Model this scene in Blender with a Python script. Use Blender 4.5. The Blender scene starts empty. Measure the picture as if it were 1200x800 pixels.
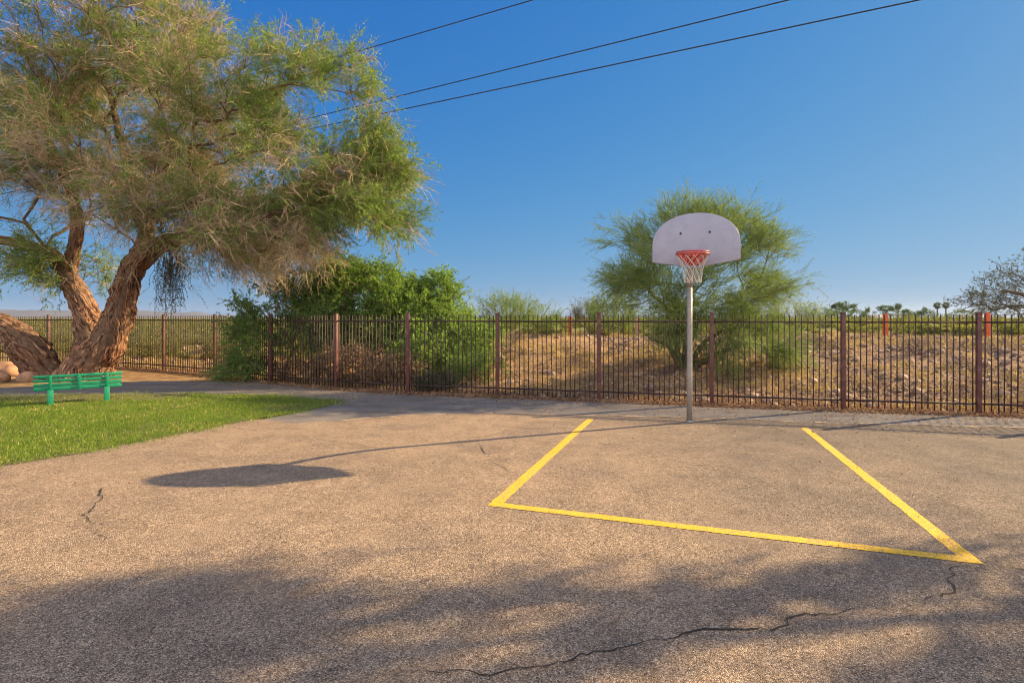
import bpy, bmesh, math, random
import numpy as np
from mathutils import Vector, noise
from mathutils.geometry import tessellate_polygon

SEED = 7
rng = np.random.default_rng(SEED)
random.seed(SEED)
S = bpy.context.scene
COL = S.collection
R = math.radians
F, H0, HX, HY = 667.0, 1.75, 600.0, 372.0       # focal length in photo pixels, eye height, principal point

def gp(x, y, z=0.0):
    """photo pixel -> point on level ground"""
    Y = F * (H0 - z) / (y - HY)
    return np.array([(x - HX) / F * Y, Y, z])

def at(x, y, Y):
    """photo pixel at depth Y"""
    return np.array([(x - HX) / F * Y, Y, H0 + (HY - y) / F * Y])

def smooth(t):
    t = np.clip(t, 0, 1)
    return t * t * (3 - 2 * t)

# ------------------------------------------------------------------ mesh helpers
class MB:
    """collects vertices and polygons and links them as one mesh object"""
    def __init__(s):
        s.V = []; s.Q = []; s.T = []; s.n = 0; s.P = []
    def add(s, V, Q=None, T=None):
        V = np.asarray(V, float).reshape(-1, 3)
        if Q is not None and len(Q): s.Q.append(np.asarray(Q, int).reshape(-1, 4) + s.n)
        if T is not None and len(T): s.T.append(np.asarray(T, int).reshape(-1, 3) + s.n)
        s.V.append(V); s.n += len(V)
    def poly(s, V, polys):
        V = np.asarray(V, float)
        for p in polys: s.P.append([i + s.n for i in p])
        s.V.append(V); s.n += len(V)
    def box(s, c, size, ax=None, ay=None, az=None):
        ax = np.array([1., 0, 0]) if ax is None else np.asarray(ax, float)
        ay = np.array([0, 1., 0]) if ay is None else np.asarray(ay, float)
        az = np.array([0, 0, 1.]) if az is None else np.asarray(az, float)
        h = np.asarray(size, float) / 2
        V = [np.asarray(c, float) + sx * h[0] * ax + sy * h[1] * ay + sz * h[2] * az
             for sz in (-1, 1) for sy in (-1, 1) for sx in (-1, 1)]
        s.add(V, [[0, 2, 3, 1], [4, 5, 7, 6], [0, 1, 5, 4], [2, 6, 7, 3], [0, 4, 6, 2], [1, 3, 7, 5]])
    def tubes(s, P, Rr, sides=3, cap=False):
        """P (N,M,3), Rr (N,M)"""
        P = np.asarray(P, float); Rr = np.asarray(Rr, float)
        if P.ndim == 2: P = P[None]; Rr = Rr[None]
        N, M, _ = P.shape
        t = np.gradient(P, axis=1)
        t /= np.linalg.norm(t, axis=2, keepdims=True) + 1e-9
        mean = P[:, -1] - P[:, 0]
        ref = np.eye(3)[np.argmin(np.abs(mean), axis=1)][:, None, :]
        u = np.cross(t, np.broadcast_to(ref, t.shape)); u /= np.linalg.norm(u, axis=2, keepdims=True) + 1e-9
        v = np.cross(t, u)
        a = np.arange(sides) / sides * 2 * math.pi
        ring = (u[:, :, None, :] * np.cos(a)[None, None, :, None] + v[:, :, None, :] * np.sin(a)[None, None, :, None])
        V = P[:, :, None, :] + ring * Rr[:, :, None, None]
        idx = np.arange(N * M * sides).reshape(N, M, sides)
        nx = np.roll(idx, -1, axis=2)
        Q = np.stack([idx[:, :-1], nx[:, :-1], nx[:, 1:], idx[:, 1:]], axis=-1)
        base = s.n
        s.add(V.reshape(-1, 3), Q.reshape(-1, 4))
        if cap:
            for k in range(N):
                s.P.append([int(i) + base for i in idx[k, 0][::-1]])
                s.P.append([int(i) + base for i in idx[k, -1]])
    def leaves(s, B, D, L, W):
        N = len(B)
        if N == 0: return
        r = rng.normal(size=(N, 3))
        Sd = np.cross(D, r); Sd /= np.linalg.norm(Sd, axis=1, keepdims=True) + 1e-9
        L = np.broadcast_to(L, (N,))[:, None]; W = np.broadcast_to(W, (N,))[:, None]
        V = np.stack([B, B + D * L * .45 + Sd * W / 2, B + D * L, B + D * L * .45 - Sd * W / 2], axis=1)
        s.add(V.reshape(-1, 3), np.arange(N * 4).reshape(N, 4))
    def build(s, name, mat=None, parent=None, smooth_=False, bevel=0, attr=None):
        V = np.concatenate(s.V) if s.V else np.zeros((0, 3))
        loops = []; tot = []
        for q in s.Q: loops.append(q.ravel()); tot.append(np.full(len(q), 4))
        for q in s.T: loops.append(q.ravel()); tot.append(np.full(len(q), 3))
        for p in s.P: loops.append(np.array(p)); tot.append(np.array([len(p)]))
        loops = np.concatenate(loops).astype(np.int32); tot = np.concatenate(tot)
        start = np.concatenate([[0], np.cumsum(tot)[:-1]]).astype(np.int32)
        me = bpy.data.meshes.new(name)
        me.vertices.add(len(V)); me.vertices.foreach_set('co', V.ravel().astype(np.float32))
        me.loops.add(len(loops)); me.loops.foreach_set('vertex_index', loops)
        me.polygons.add(len(tot)); me.polygons.foreach_set('loop_start', start)
        if smooth_: me.polygons.foreach_set('use_smooth', np.ones(len(tot), bool))
        me.update(calc_edges=True)
        if mat: me.materials.append(mat)
        if attr is not None:
            a = me.attributes.new('bark', 'FLOAT_VECTOR', 'POINT')
            a.data.foreach_set('vector', np.asarray(attr, np.float32).ravel())
        o = bpy.data.objects.new(name, me); COL.objects.link(o)
        if parent is not None:
            o.parent = parent
            o.matrix_parent_inverse = parent.matrix_basis.inverted()
        if bevel:
            m = o.modifiers.new('bevel', 'BEVEL'); m.width = bevel; m.segments = 2; m.limit_method = 'ANGLE'
        return o

def tag(o, label=None, cat=None, group=None, kind=None):
    if label: o['label'] = label
    if cat: o['category'] = cat
    if group: o['group'] = group
    if kind: o['kind'] = kind
    return o

def empty(name, loc, label, cat, group=None):
    o = bpy.data.objects.new(name, None); COL.objects.link(o)
    o.location = [float(v) for v in loc]; o.empty_display_size = .3
    return tag(o, label, cat, group)

# ------------------------------------------------------------------ materials
def new_mat(name):
    m = bpy.data.materials.new(name); m.use_nodes = True
    nt = m.node_tree; nt.nodes.clear()
    return m, nt, nt.nodes, nt.links

class NG:
    def __init__(s, name):
        s.m, s.nt, s.N, s.L = new_mat(name)
        s.out = s.N.new('ShaderNodeOutputMaterial')
        s.pos = s.N.new('ShaderNodeNewGeometry').outputs['Position']
    def n(s, t, **kw):
        nd = s.N.new(t)
        for k, v in kw.items(): setattr(nd, k, v)
        return nd
    def link(s, a, b): s.L.new(a, b)
    def noise(s, scale, detail=4, rough=.55, vec=None, out='Fac', dist=0):
        nd = s.n('ShaderNodeTexNoise'); nd.inputs['Scale'].default_value = scale
        nd.inputs['Detail'].default_value = detail; nd.inputs['Roughness'].default_value = rough
        nd.inputs['Distortion'].default_value = dist
        s.link(vec or s.pos, nd.inputs['Vector']); return nd.outputs[out]
    def voro(s, scale, out='Distance', vec=None, feature='F1', rand=1):
        nd = s.n('ShaderNodeTexVoronoi', feature=feature); nd.inputs['Scale'].default_value = scale
        nd.inputs['Randomness'].default_value = rand
        s.link(vec or s.pos, nd.inputs['Vector']); return nd.outputs[out]
    def ramp(s, fac, stops, interp='LINEAR'):
        nd = s.n('ShaderNodeValToRGB'); cr = nd.color_ramp; cr.interpolation = interp
        while len(cr.elements) < len(stops): cr.elements.new(.5)
        for e, (p, c) in zip(cr.elements, stops):
            e.position = p
            e.color = (c, c, c, 1) if isinstance(c, (int, float)) else (*c, 1)
        s.link(fac, nd.inputs[0]); return nd.outputs[0]
    def mix(s, fac, a, b, mode='MIX'):
        nd = s.n('ShaderNodeMix', data_type='RGBA', blend_type=mode)
        for sock, v in ((nd.inputs[0], fac), (nd.inputs[6], a), (nd.inputs[7], b)):
            if isinstance(v, bpy.types.NodeSocket): s.link(v, sock)
            elif isinstance(v, (int, float)): sock.default_value = v
            else: sock.default_value = (*v, 1)
        return nd.outputs[2]
    def math(s, op, a, b=0.0, clamp=False):
        nd = s.n('ShaderNodeMath', operation=op, use_clamp=clamp)
        for sock, v in zip(nd.inputs, (a, b)):
            if isinstance(v, bpy.types.NodeSocket): s.link(v, sock)
            else: sock.default_value = v
        return nd.outputs[0]
    def scaled(s, sc, vec=None):
        nd = s.n('ShaderNodeMapping'); nd.inputs['Scale'].default_value = sc
        s.link(vec or s.pos, nd.inputs['Vector']); return nd.outputs[0]
    def xyz(s):
        nd = s.n('ShaderNodeSeparateXYZ'); s.link(s.pos, nd.inputs[0]); return nd.outputs
    def bump(s, h, strength=.5, dist=.01, normal=None):
        nd = s.n('ShaderNodeBump'); nd.inputs['Strength'].default_value = strength
        nd.inputs['Distance'].default_value = dist; s.link(h, nd.inputs['Height'])
        if normal: s.link(normal, nd.inputs['Normal'])
        return nd.outputs[0]
    def principled(s, col, rough=.9, metal=0, spec=.3, normal=None):
        nd = s.n('ShaderNodeBsdfPrincipled')
        for k, v in (('Base Color', col), ('Roughness', rough), ('Metallic', metal), ('Specular IOR Level', spec)):
            if isinstance(v, bpy.types.NodeSocket): s.link(v, nd.inputs[k])
            elif isinstance(v, (int, float)): nd.inputs[k].default_value = v
            else: nd.inputs[k].default_value = (*v, 1)
        if normal: s.link(normal, nd.inputs['Normal'])
        s.link(nd.outputs[0], s.out.inputs['Surface']); return nd

def leaf_mat(name, stops, trans=.45, patch=.6, rough=.7, tcol=None):
    g = NG(name)
    rnd = g.n('ShaderNodeNewGeometry').outputs['Random Per Island']
    big = g.noise(patch, 2)
    f = g.math('ADD', g.math('MULTIPLY', rnd, .55), g.math('MULTIPLY', big, .5))
    col = g.ramp(f, stops)
    p = g.n('ShaderNodeBsdfPrincipled'); g.link(col, p.inputs['Base Color'])
    p.inputs['Roughness'].default_value = rough; p.inputs['Specular IOR Level'].default_value = .25
    t = g.n('ShaderNodeBsdfTranslucent')
    g.link(g.mix(1.0, col, tcol or (1.25, 1.3, .7), 'MULTIPLY'), t.inputs['Color'])
    mx = g.n('ShaderNodeMixShader'); mx.inputs[0].default_value = trans
    g.link(p.outputs[0], mx.inputs[1]); g.link(t.outputs[0], mx.inputs[2])
    g.link(mx.outputs[0], g.out.inputs['Surface'])
    return g.m

def twig_mat(name, a, b):
    g = NG(name)
    rnd = g.n('ShaderNodeNewGeometry').outputs['Random Per Island']
    g.principled(g.mix(rnd, a, b), .85, spec=.2)
    return g.m

def bark_mat(name, cols, scale=6, bump=1.0):
    g = NG(name)
    at_ = g.n('ShaderNodeAttribute', attribute_name='bark').outputs['Vector']
    n1 = g.noise(scale * 1.2, 7, .68, g.scaled((1.6, 1.6, .42), at_), dist=1.6)
    n2 = g.noise(scale * 2.3, 6, .65, g.scaled((1, 1, .4), at_), dist=.8)
    f = g.math('ADD', g.math('MULTIPLY', n1, .62), g.math('MULTIPLY', n2, .38))
    col = g.ramp(f, [(.43, cols[0]), (.49, cols[1]), (.545, cols[2]), (.64, cols[3])])
    red = g.ramp(g.noise(.9, 4), [(.5, 0), (.7, .35)])
    col = g.mix(red, col, g.mix(1, col, (1.15, .72, .6), 'MULTIPLY'))
    g.principled(col, .9, spec=.15, normal=g.bump(f, bump, .2))
    return g.m

# court asphalt: weathered tan stone chips in old bitumen
def court_mat():
    g = NG('court_asphalt')
    x, y, z = g.xyz()
    # two sizes of exposed aggregate, per-chip colour
    chipv = g.n('ShaderNodeTexVoronoi'); chipv.inputs['Scale'].default_value = 150; g.link(g.pos, chipv.inputs['Vector'])
    sep = g.n('ShaderNodeSeparateColor'); g.link(chipv.outputs['Color'], sep.inputs[0])
    chip = g.ramp(sep.outputs[0], [(0, (.10, .076, .06)), (.2, (.21, .155, .11)), (.5, (.335, .245, .163)), (.8, (.47, .345, .225)), (1, (.72, .57, .42))])
    chip2v = g.n('ShaderNodeTexVoronoi'); chip2v.inputs['Scale'].default_value = 42; g.link(g.pos, chip2v.inputs['Vector'])
    sep2 = g.n('ShaderNodeSeparateColor'); g.link(chip2v.outputs['Color'], sep2.inputs[0])
    chip2 = g.ramp(sep2.outputs[1], [(0, .68), (.3, .92), (.7, 1.05), (1, 1.28)])
    col = g.mix(.7, chip, chip2, 'MULTIPLY')
    n_big = g.noise(.55, 5, .6)
    n_mid = g.noise(2.6, 5, .65)
    col = g.mix(1, col, g.ramp(n_mid, [(.3, .82), (.5, 1.0), (.7, 1.13)]), 'MULTIPLY')
    col = g.mix(1, col, (.985, .95, .94), 'MULTIPLY')
    dustp = g.ramp(g.noise(.7, 7, .65, dist=.6), [(.52, 0), (.75, .55)])
    col = g.mix(dustp, col, (.42, .30, .20))
    spot = g.ramp(g.voro(.55, rand=1), [(.06, .55), (.17, 0)])
    col = g.mix(g.math('MULTIPLY', spot, g.ramp(g.noise(5, 5, .7), [(.4, 0), (.6, 1)])), col, (.085, .07, .062))
    # colour turned greyer in noise patches and towards the right of the lane
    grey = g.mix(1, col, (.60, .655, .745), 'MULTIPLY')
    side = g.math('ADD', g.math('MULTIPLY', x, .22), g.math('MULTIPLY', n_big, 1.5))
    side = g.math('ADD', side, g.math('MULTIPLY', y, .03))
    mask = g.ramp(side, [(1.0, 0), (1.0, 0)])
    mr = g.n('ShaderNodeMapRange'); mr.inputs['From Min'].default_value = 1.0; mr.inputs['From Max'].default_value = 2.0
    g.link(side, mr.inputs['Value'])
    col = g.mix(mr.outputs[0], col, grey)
    patch = g.ramp(g.noise(.9, 6, .6, dist=.4), [(.46, 0), (.66, .9)])
    col = g.mix(patch, col, g.mix(1, col, (.76, .78, .84), 'MULTIPLY'))
    stain = g.ramp(g.noise(1.7, 6, .7, g.scaled((.5, 1.6, 1))), [(.58, 0), (.7, .35)])
    col = g.mix(stain, col, g.mix(1, col, (.6, .58, .6), 'MULTIPLY'))
    h = g.math('ADD', g.math('MULTIPLY', chipv.outputs['Distance'], -1.0), g.math('MULTIPLY', g.noise(160, 3), .4))
    nrm = g.bump(h, .85, .008)
    nrm = g.bump(g.noise(1.1, 4), .25, .05, nrm)
    g.principled(col, .92, spec=.2, normal=nrm)
    return g.m

def path_mat():
    g = NG('path_asphalt')
    n = g.noise(60, 3, .7)
    col = g.ramp(n, [(.25, (.075, .068, .066)), (.5, (.17, .15, .14)), (.75, (.30, .27, .245))])
    col = g.mix(1, col, g.ramp(g.noise(1.4, 6, .6, g.scaled((.5, 2, 1))), [(.3, .75), (.7, 1.25)]), 'MULTIPLY')
    dust = g.ramp(g.noise(2.2, 6, .7), [(.5, 0), (.72, .6)])
    col = g.mix(dust, col, (.34, .26, .185))
    g.principled(col, .93, spec=.2, normal=g.bump(n, .6, .006))
    return g.m

def ground_mat():
    g = NG('desert_soil')
    x, y, z = g.xyz()
    n1 = g.noise(.45, 6, .6); n2 = g.noise(3.2, 8, .7); n3 = g.noise(14, 6, .75)
    soil = g.ramp(n2, [(.28, (.20, .115, .07)), (.43, (.40, .24, .125)), (.56, (.56, .35, .17)), (.75, (.66, .46, .25))])
    rubble = g.ramp(n3, [(.3, (.07, .045, .038)), (.43, (.21, .13, .095)), (.56, (.40, .265, .175)), (.75, (.60, .45, .29))])
    # rubble slope to the right and close behind the fence
    mk = g.math('ADD', g.math('MULTIPLY', x, .12), g.math('MULTIPLY', n1, 1.6))
    mr = g.n('ShaderNodeMapRange'); mr.inputs['From Min'].default_value = .9; mr.inputs['From Max'].default_value = 1.6
    g.link(mk, mr.inputs['Value'])
    col = g.mix(mr.outputs[0], soil, rubble)
    col = g.mix(.55, col, g.ramp(n3, [(.3, .45), (.5, 1.0), (.72, 1.5)]), 'MULTIPLY')
    weeds = g.ramp(g.noise(1.3, 8, .75), [(.52, 0), (.62, .75)])
    grass = g.ramp(n3, [(.3, (.10, .115, .03)), (.55, (.22, .20, .06)), (.75, (.34, .29, .12))])
    col = g.mix(g.math('MULTIPLY', weeds, .5), col, grass)
    far = g.n('ShaderNodeMapRange'); far.inputs['From Min'].default_value = 19; far.inputs['From Max'].default_value = 30
    g.link(y, far.inputs['Value'])
    field = g.ramp(g.noise(.22, 8, .7), [(.3, (.09, .12, .03)), (.5, (.17, .18, .045)), (.7, (.28, .25, .09))])
    col = g.mix(far.outputs[0], col, field)
    h = g.math('ADD', n3, g.math('MULTIPLY', n2, .8))
    g.principled(col, .97, spec=.1, normal=g.bump(h, 1.0, .09))
    return g.m

def paint_mat(name, col, wear=.5, under=(.3, .22, .15)):
    g = NG(name)
    n = g.noise(38, 6, .75); m = g.noise(2.2, 5, .6)
    c = g.mix(1, (col[0], col[1], col[2]), g.ramp(m, [(.3, .8), (.6, 1.08)]), 'MULTIPLY')
    f = g.math('ADD', g.math('MULTIPLY', n, .75), g.math('MULTIPLY', m, .35))
    pit = g.n('ShaderNodeTexVoronoi'); pit.inputs['Scale'].default_value = 110; g.link(g.pos, pit.inputs['Vector'])
    ps = g.n('ShaderNodeSeparateColor'); g.link(pit.outputs['Color'], ps.inputs[0])
    f = g.math('ADD', f, g.math('MULTIPLY', g.math('SUBTRACT', ps.outputs[0], .5), .22))
    w = g.ramp(f, [(wear, 0), (wear + .06, .8)])
    c = g.mix(1, c, g.ramp(ps.outputs[1], [(0, .8), (.5, 1), (1, 1.12)]), 'MULTIPLY')
    g.principled(g.mix(w, c, under), .8, spec=.25, normal=g.bump(g.voro(95), .5, .006))
    return g.m

def simple(name, col, rough=.6, metal=0, vary=.2, scale=14, bump=.15, spec=.35, dirt=None):
    g = NG(name)
    n = g.noise(scale, 6, .65)
    c = g.mix(1, col, g.ramp(n, [(.3, 1 - vary), (.7, 1 + vary)]), 'MULTIPLY')
    if dirt:
        c = g.mix(g.ramp(g.noise(scale * .5, 7, .7), [(.52, 0), (.7, .7)]), c, dirt)
    g.principled(c, rough, metal, spec, g.bump(n, bump, .004))
    return g.m

M = {}
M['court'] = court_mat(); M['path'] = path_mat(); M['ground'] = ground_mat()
M['yellow'] = paint_mat('yellow_line_paint', (.82, .48, .025), .575)
M['crack'] = simple('crack_fill', (.035, .028, .024), .95, bump=.4)
M['dust'] = simple('dusty_soil_edge', (.40, .29, .19), .95, vary=.4, scale=30, bump=.5)
M['fence'] = simple('maroon_fence_paint', (.115, .044, .04), .55, vary=.3, scale=9, dirt=(.20, .10, .075))
M['picket'] = simple('dark_picket_paint', (.048, .024, .024), .6, vary=.3, scale=9, dirt=(.085, .045, .04))
M['board'] = simple('shade_tinted_backboard_paint', (.36, .365, .47), .42, vary=.10, scale=6, bump=.05, dirt=(.27, .26, .32))  # white board, with the lavender of its shaded face put into the colour
M['galv'] = simple('galvanised_steel', (.33, .30, .28), .55, .3, vary=.2, scale=22)
M['rim'] = simple('red_rim_paint', (.52, .055, .035), .45, vary=.2, dirt=(.33, .05, .03))
M['net'] = simple('weathered_net_cord', (.62, .56, .50), .9, vary=.1)
M['bolt'] = simple('dark_bolt_steel', (.06, .05, .06), .5, .5)
M['bench'] = simple('green_bench_coating', (.012, .27, .14), .5, vary=.22, scale=20, dirt=(.05, .22, .13))
M['marker'] = simple('orange_red_post_paint', (.60, .12, .045), .7, vary=.25)
M['wire'] = simple('black_cable', (.025, .025, .03), .6)
M['stucco'] = simple('white_stucco', (.72, .68, .64), .9)
M['rooftile'] = simple('clay_roof', (.35, .16, .10), .85)
M['rock'] = simple('orange_boulder', (.42, .24, .15), .9, vary=.4, scale=5, bump=.8, dirt=(.25, .14, .1))
M['stone'] = simple('desert_pebble', (.38, .265, .20), .95, vary=.5, scale=3, bump=.5)
M['hills'] = simple('distant_mountain_rock', (.10, .10, .115), .95, vary=.3, scale=.004, bump=0)
M['turf_soil'] = simple('turf_soil', (.13, .115, .045), .95, vary=.4, scale=8, bump=.6)
M['bark'] = bark_mat('mesquite_bark', [(.07, .036, .027), (.25, .13, .082), (.46, .27, .165), (.70, .50, .34)])
M['branch'] = simple('branch_bark', (.17, .105, .07), .9, vary=.5, scale=10, bump=.6, spec=.1)
M['pv_bark'] = simple('palo_verde_bark', (.13, .13, .06), .85, vary=.4, scale=10, bump=.4, spec=.1)
M['grey_bark'] = simple('grey_bark', (.15, .115, .095), .9, vary=.4, scale=10, bump=.5, spec=.1)
M['tan_twig'] = twig_mat('dry_tan_twig', (.29, .20, .115), (.66, .50, .31))
M['dark_twig'] = twig_mat('dark_twig', (.13, .09, .075), (.32, .23, .17))
M['pv_twig'] = twig_mat('palo_verde_twig', (.14, .20, .065), (.32, .37, .13))
M['grey_twig'] = twig_mat('grey_twig', (.12, .10, .09), (.24, .20, .17))
M['mesq_leaf'] = leaf_mat('mesquite_leaf', [(.2, (.075, .155, .03)), (.5, (.16, .25, .05)), (.72, (.30, .37, .10)), (1, (.58, .58, .28))], .5, .8)
M['pv_leaf'] = leaf_mat('palo_verde_leaf', [(.2, (.09, .16, .035)), (.5, (.17, .26, .06)), (.8, (.31, .38, .11)), (1, (.45, .46, .19))], .5, .9)
M['bush_leaf'] = leaf_mat('broad_green_leaf', [(.2, (.09, .19, .035)), (.5, (.18, .30, .06)), (.75, (.27, .39, .09)), (1, (.42, .50, .2))], .55, 1.0)
M['dark_leaf'] = leaf_mat('dark_green_leaf', [(.2, (.08, .17, .045)), (.5, (.15, .26, .065)), (.8, (.23, .35, .1)), (1, (.38, .46, .2))], .55, 1.1)
M['dry_leaf'] = leaf_mat('dry_brown_leaf', [(.2, (.14, .075, .05)), (.5, (.27, .16, .10)), (.8, (.42, .28, .18)), (1, (.5, .38, .25))], .3, 1.2, tcol=(1, .9, .7))
M['scrub_leaf'] = leaf_mat('yellow_green_scrub', [(.2, (.06, .09, .028)), (.5, (.15, .16, .048)), (.8, (.28, .25, .08)), (1, (.44, .38, .17))], .4, .3)
M['straw'] = leaf_mat('straw_blade', [(.2, (.26, .20, .07)), (.5, (.46, .36, .14)), (.8, (.6, .48, .22)), (1, (.7, .58, .32))], .4, .8, tcol=(1, .95, .7))
M['far_leaf'] = leaf_mat('far_tree_leaf', [(.2, (.05, .085, .035)), (.5, (.085, .125, .055)), (1, (.15, .18, .09))], .3, .05)
M['mistletoe'] = leaf_mat('grey_green_mistletoe', [(.2, (.055, .075, .04)), (.6, (.11, .13, .075)), (1, (.2, .21, .12))], .3, 3)
M['turf'] = leaf_mat('turf_blade', [(.2, (.075, .15, .015)), (.45, (.15, .24, .03)), (.75, (.25, .33, .055)), (1, (.46, .47, .18))], .45, 1.4, tcol=(1.2, 1.3, .5))

# ------------------------------------------------------------------ fence line, terrain
POST_PX = [(-390, 418.5), (-120, 421), (-20, 423.5), (57, 426), (125, 430), (192, 434.5), (252, 440), (317, 448), (394, 455), (478, 460.5),
           (583, 464), (702, 469), (834, 474.2), (988, 480), (1147, 485)]
POSTS = [gp(x, y) for x, y in POST_PX]
d_ = POSTS[-1] - POSTS[-5]; d_ = d_ / np.linalg.norm(d_)
for k in range(1, 6): POSTS.append(POSTS[14] + d_ * 2.3 * k)
POSTS = np.array(POSTS)
fx = np.concatenate([[-400], POSTS[:, 0], [400]])
fyv = np.concatenate([[POSTS[0, 1] + 60], POSTS[:, 1], [POSTS[-1, 1] - 60]])
def fence_y(X): return np.interp(X, fx, fyv)

def vnoise(X, Y, sc, seed=0):
    return np.array([noise.noise((float(a) * sc + seed, float(b) * sc, seed * 1.7)) for a, b in zip(np.ravel(X), np.ravel(Y))]).reshape(np.shape(X))

def crest(X):
    return np.interp(X, [-60, -14, -8, -4, -1, 2, 8, 16, 60], [.25, .30, .45, .75, 1.0, 1.02, 1.04, 1.1, 1.1])

def terrain_z(X, Y, fine=True):
    X = np.asarray(X, float); Y = np.asarray(Y, float)
    t = (Y - fence_y(X)) * .93
    rise = smooth((t - .1) / 8.0) * crest(X)
    z = rise
    m = smooth((t - .2) / 2.5) * smooth((260 - Y) / 200)
    z = z + m * (.13 * vnoise(X, Y, .35, 3) + .09 * vnoise(X, Y, 1.1, 9))
    if fine: z = z + m * smooth((45 - Y) / 20) * .06 * vnoise(X, Y, 3.1, 5)
    z = z - .02 * (t < .05)
    far = smooth((Y - 60) / 200)
    z = z * (1 - far) + far * .55
    return z
def tz(x, y): return float(terrain_z(np.array([x]), np.array([y]))[0])

def axis(lo, hi, step, out_lo, out_hi, g=1.25):
    a = list(np.arange(lo, hi + 1e-6, step)); d = step * g
    while a[-1] < out_hi: a.append(a[-1] + d); d *= g
    d = step * g
    while a[0] > out_lo: a.insert(0, a[0] - d); d *= g
    return np.array(a)
gx = axis(-26, 24, .2, -6000, 6000, 1.22); gy = axis(8, 34, .17, -120, 6000, 1.16)
GX, GY = np.meshgrid(gx, gy)
GZ = terrain_z(GX, GY)
mb = MB(); nx_, ny_ = len(gx), len(gy)
idx = np.arange(nx_ * ny_).reshape(ny_, nx_)
mb.add(np.stack([GX, GY, GZ], -1).reshape(-1, 3), np.stack([idx[:-1, :-1], idx[:-1, 1:], idx[1:, 1:], idx[1:, :-1]], -1).reshape(-1, 4))
tag(mb.build('ground', M['ground'], smooth_=True), kind='structure')

def sheet(name, pts, z, mat, rough=.0, seg=.35):
    """flat sheet from a plan outline, its edge made slightly ragged"""
    P = []
    n = len(pts)
    for i in range(n):
        a = np.array(pts[i][:2], float); b = np.array(pts[(i + 1) % n][:2], float)
        L = np.linalg.norm(b - a); k = max(1, int(L / seg)) if L < 25 else 1
        for j in range(k):
            p = a + (b - a) * j / k
            q = noise.noise((p[0] * 2.3, p[1] * 2.3, 4.0)) + .6 * noise.noise((p[0] * 7, p[1] * 7, 8.0))
            P.append((p[0] + rough * q * .5, p[1] + rough * q, z))
    tri = tessellate_polygon([[Vector(p) for p in P]])
    V = np.array(P)
    T = []
    for t in tri:
        a, b, c = V[t[0]], V[t[1]], V[t[2]]
        T.append(t if np.cross(b - a, c - a)[2] > 0 else (t[0], t[2], t[1]))
    mb = MB(); mb.add(V, T=T)
    return mb.build(name, mat)

path_far = [(-300, 458), (0, 454), (100, 450), (170, 446), (300, 447.5), (390, 457), (440, 461), (583, 466.5), (702, 471.5), (834, 477), (988, 483), (1147, 488), (1400, 495), (1700, 501)]
path_near = [(1700, 524), (1400, 513), (1200, 505), (950, 498), (850, 494), (700, 489), (560, 487), (470, 490), (400, 496), (345, 499), (295, 494), (340, 485), (380, 477)]
turf_far = [(395, 470), (330, 464.5), (200, 462), (140, 462), (0, 464), (-300, 470)]
turf_near = [(395, 470.5), (385, 476), (350, 483), (300, 491), (200, 511), (100, 531), (0, 547), (-200, 590), (-420, 650)]
PATH = [gp(*p) for p in path_far] + [gp(*p) for p in path_near] + [gp(*p) for p in turf_far]
tag(sheet('path', PATH, .004, M['path'], .10), kind='structure')
court_far = [(290, 491), (345, 496), (400, 493.5), (470, 487.5), (560, 484.5), (700, 487), (850, 491.5), (950, 495), (1200, 502), (1400, 510), (1700, 519)]
COURT = [gp(*p) for p in court_far] + [np.array([30, 2, 0]), np.array([30, -30, 0]), np.array([-30, -30, 0]), np.array([-30, 1, 0])] \
        + [gp(*p) + np.array([-.3, .25, 0]) for p in turf_near[:2:-1]]
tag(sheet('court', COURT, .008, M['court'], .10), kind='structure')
# dusty soil washed along the joint of court and path
edge = [gp(*p) for p in court_far[2:]]
for dd, nm in ((0, 'dust_strip'),):
    A = []; B = []
    for i in range(len(edge) - 1):
        for j in range(40):
            p = edge[i] + (edge[i + 1] - edge[i]) * j / 40
            w = .06 + .34 * max(0, noise.noise((p[0] * .8, p[1], 2))) + .10 * noise.noise((p[0] * 4, 3, 1)) + .05 * noise.noise((p[0] * 13, 3, 1))
            A.append((p[0], p[1] - .02 + .10 * noise.noise((p[0] * 2.0, 7, 1)), .012)); B.append((p[0] + .02, p[1] - .02 + .10 * noise.noise((p[0] * 2.0, 7, 1)) + max(.004, w - .02), .012))
    mb = MB(); n = len(A); mb.add(A + B, [[i, i + 1, n + i + 1, n + i] for i in range(n - 1)])
    tag(mb.build(nm, M['dust']), kind='structure')

# turf: base sheet + blades
TURF = [gp(*p) for p in turf_near] + [np.array([-22, 4, 0]), np.array([-26, 9, 0])] + [gp(*p) for p in turf_far[::-1]]
tag(sheet('turf_bed', TURF, .014, M['turf_soil'], .22), kind='structure')
poly = np.array([p[:2] for p in TURF])
def inside(P, poly):
    x, y = P[:, 0], P[:, 1]; c = np.zeros(len(P), bool); j = len(poly) - 1
    for i in range(len(poly)):
        xi, yi = poly[i]; xj, yj = poly[j]
        c ^= ((yi > y) != (yj > y)) & (x < (xj - xi) * (y - yi) / (yj - yi + 1e-12) + xi); j = i
    return c
P = np.stack([rng.uniform(-19, -3, 330000), rng.uniform(5.0, 13.3, 330000)], 1)
jit = np.stack([rng.normal(0, .15, len(P)) + .22 * vnoise(P[:, 0], P[:, 1], 1.6, 4), rng.normal(0, .15, len(P)) + .22 * vnoise(P[:, 0], P[:, 1], 1.8, 14)], 1)
P = P[inside(P + jit, poly)]
P = P[P[:, 0] > -P[:, 1] * 1.15 - 1.5]
dens = vnoise(P[:, 0], P[:, 1], .9, 2)
bare = (np.hypot((P[:, 0] + 9.4) / 2.4, (P[:, 1] - 12.4) / .75) < 1)
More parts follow.
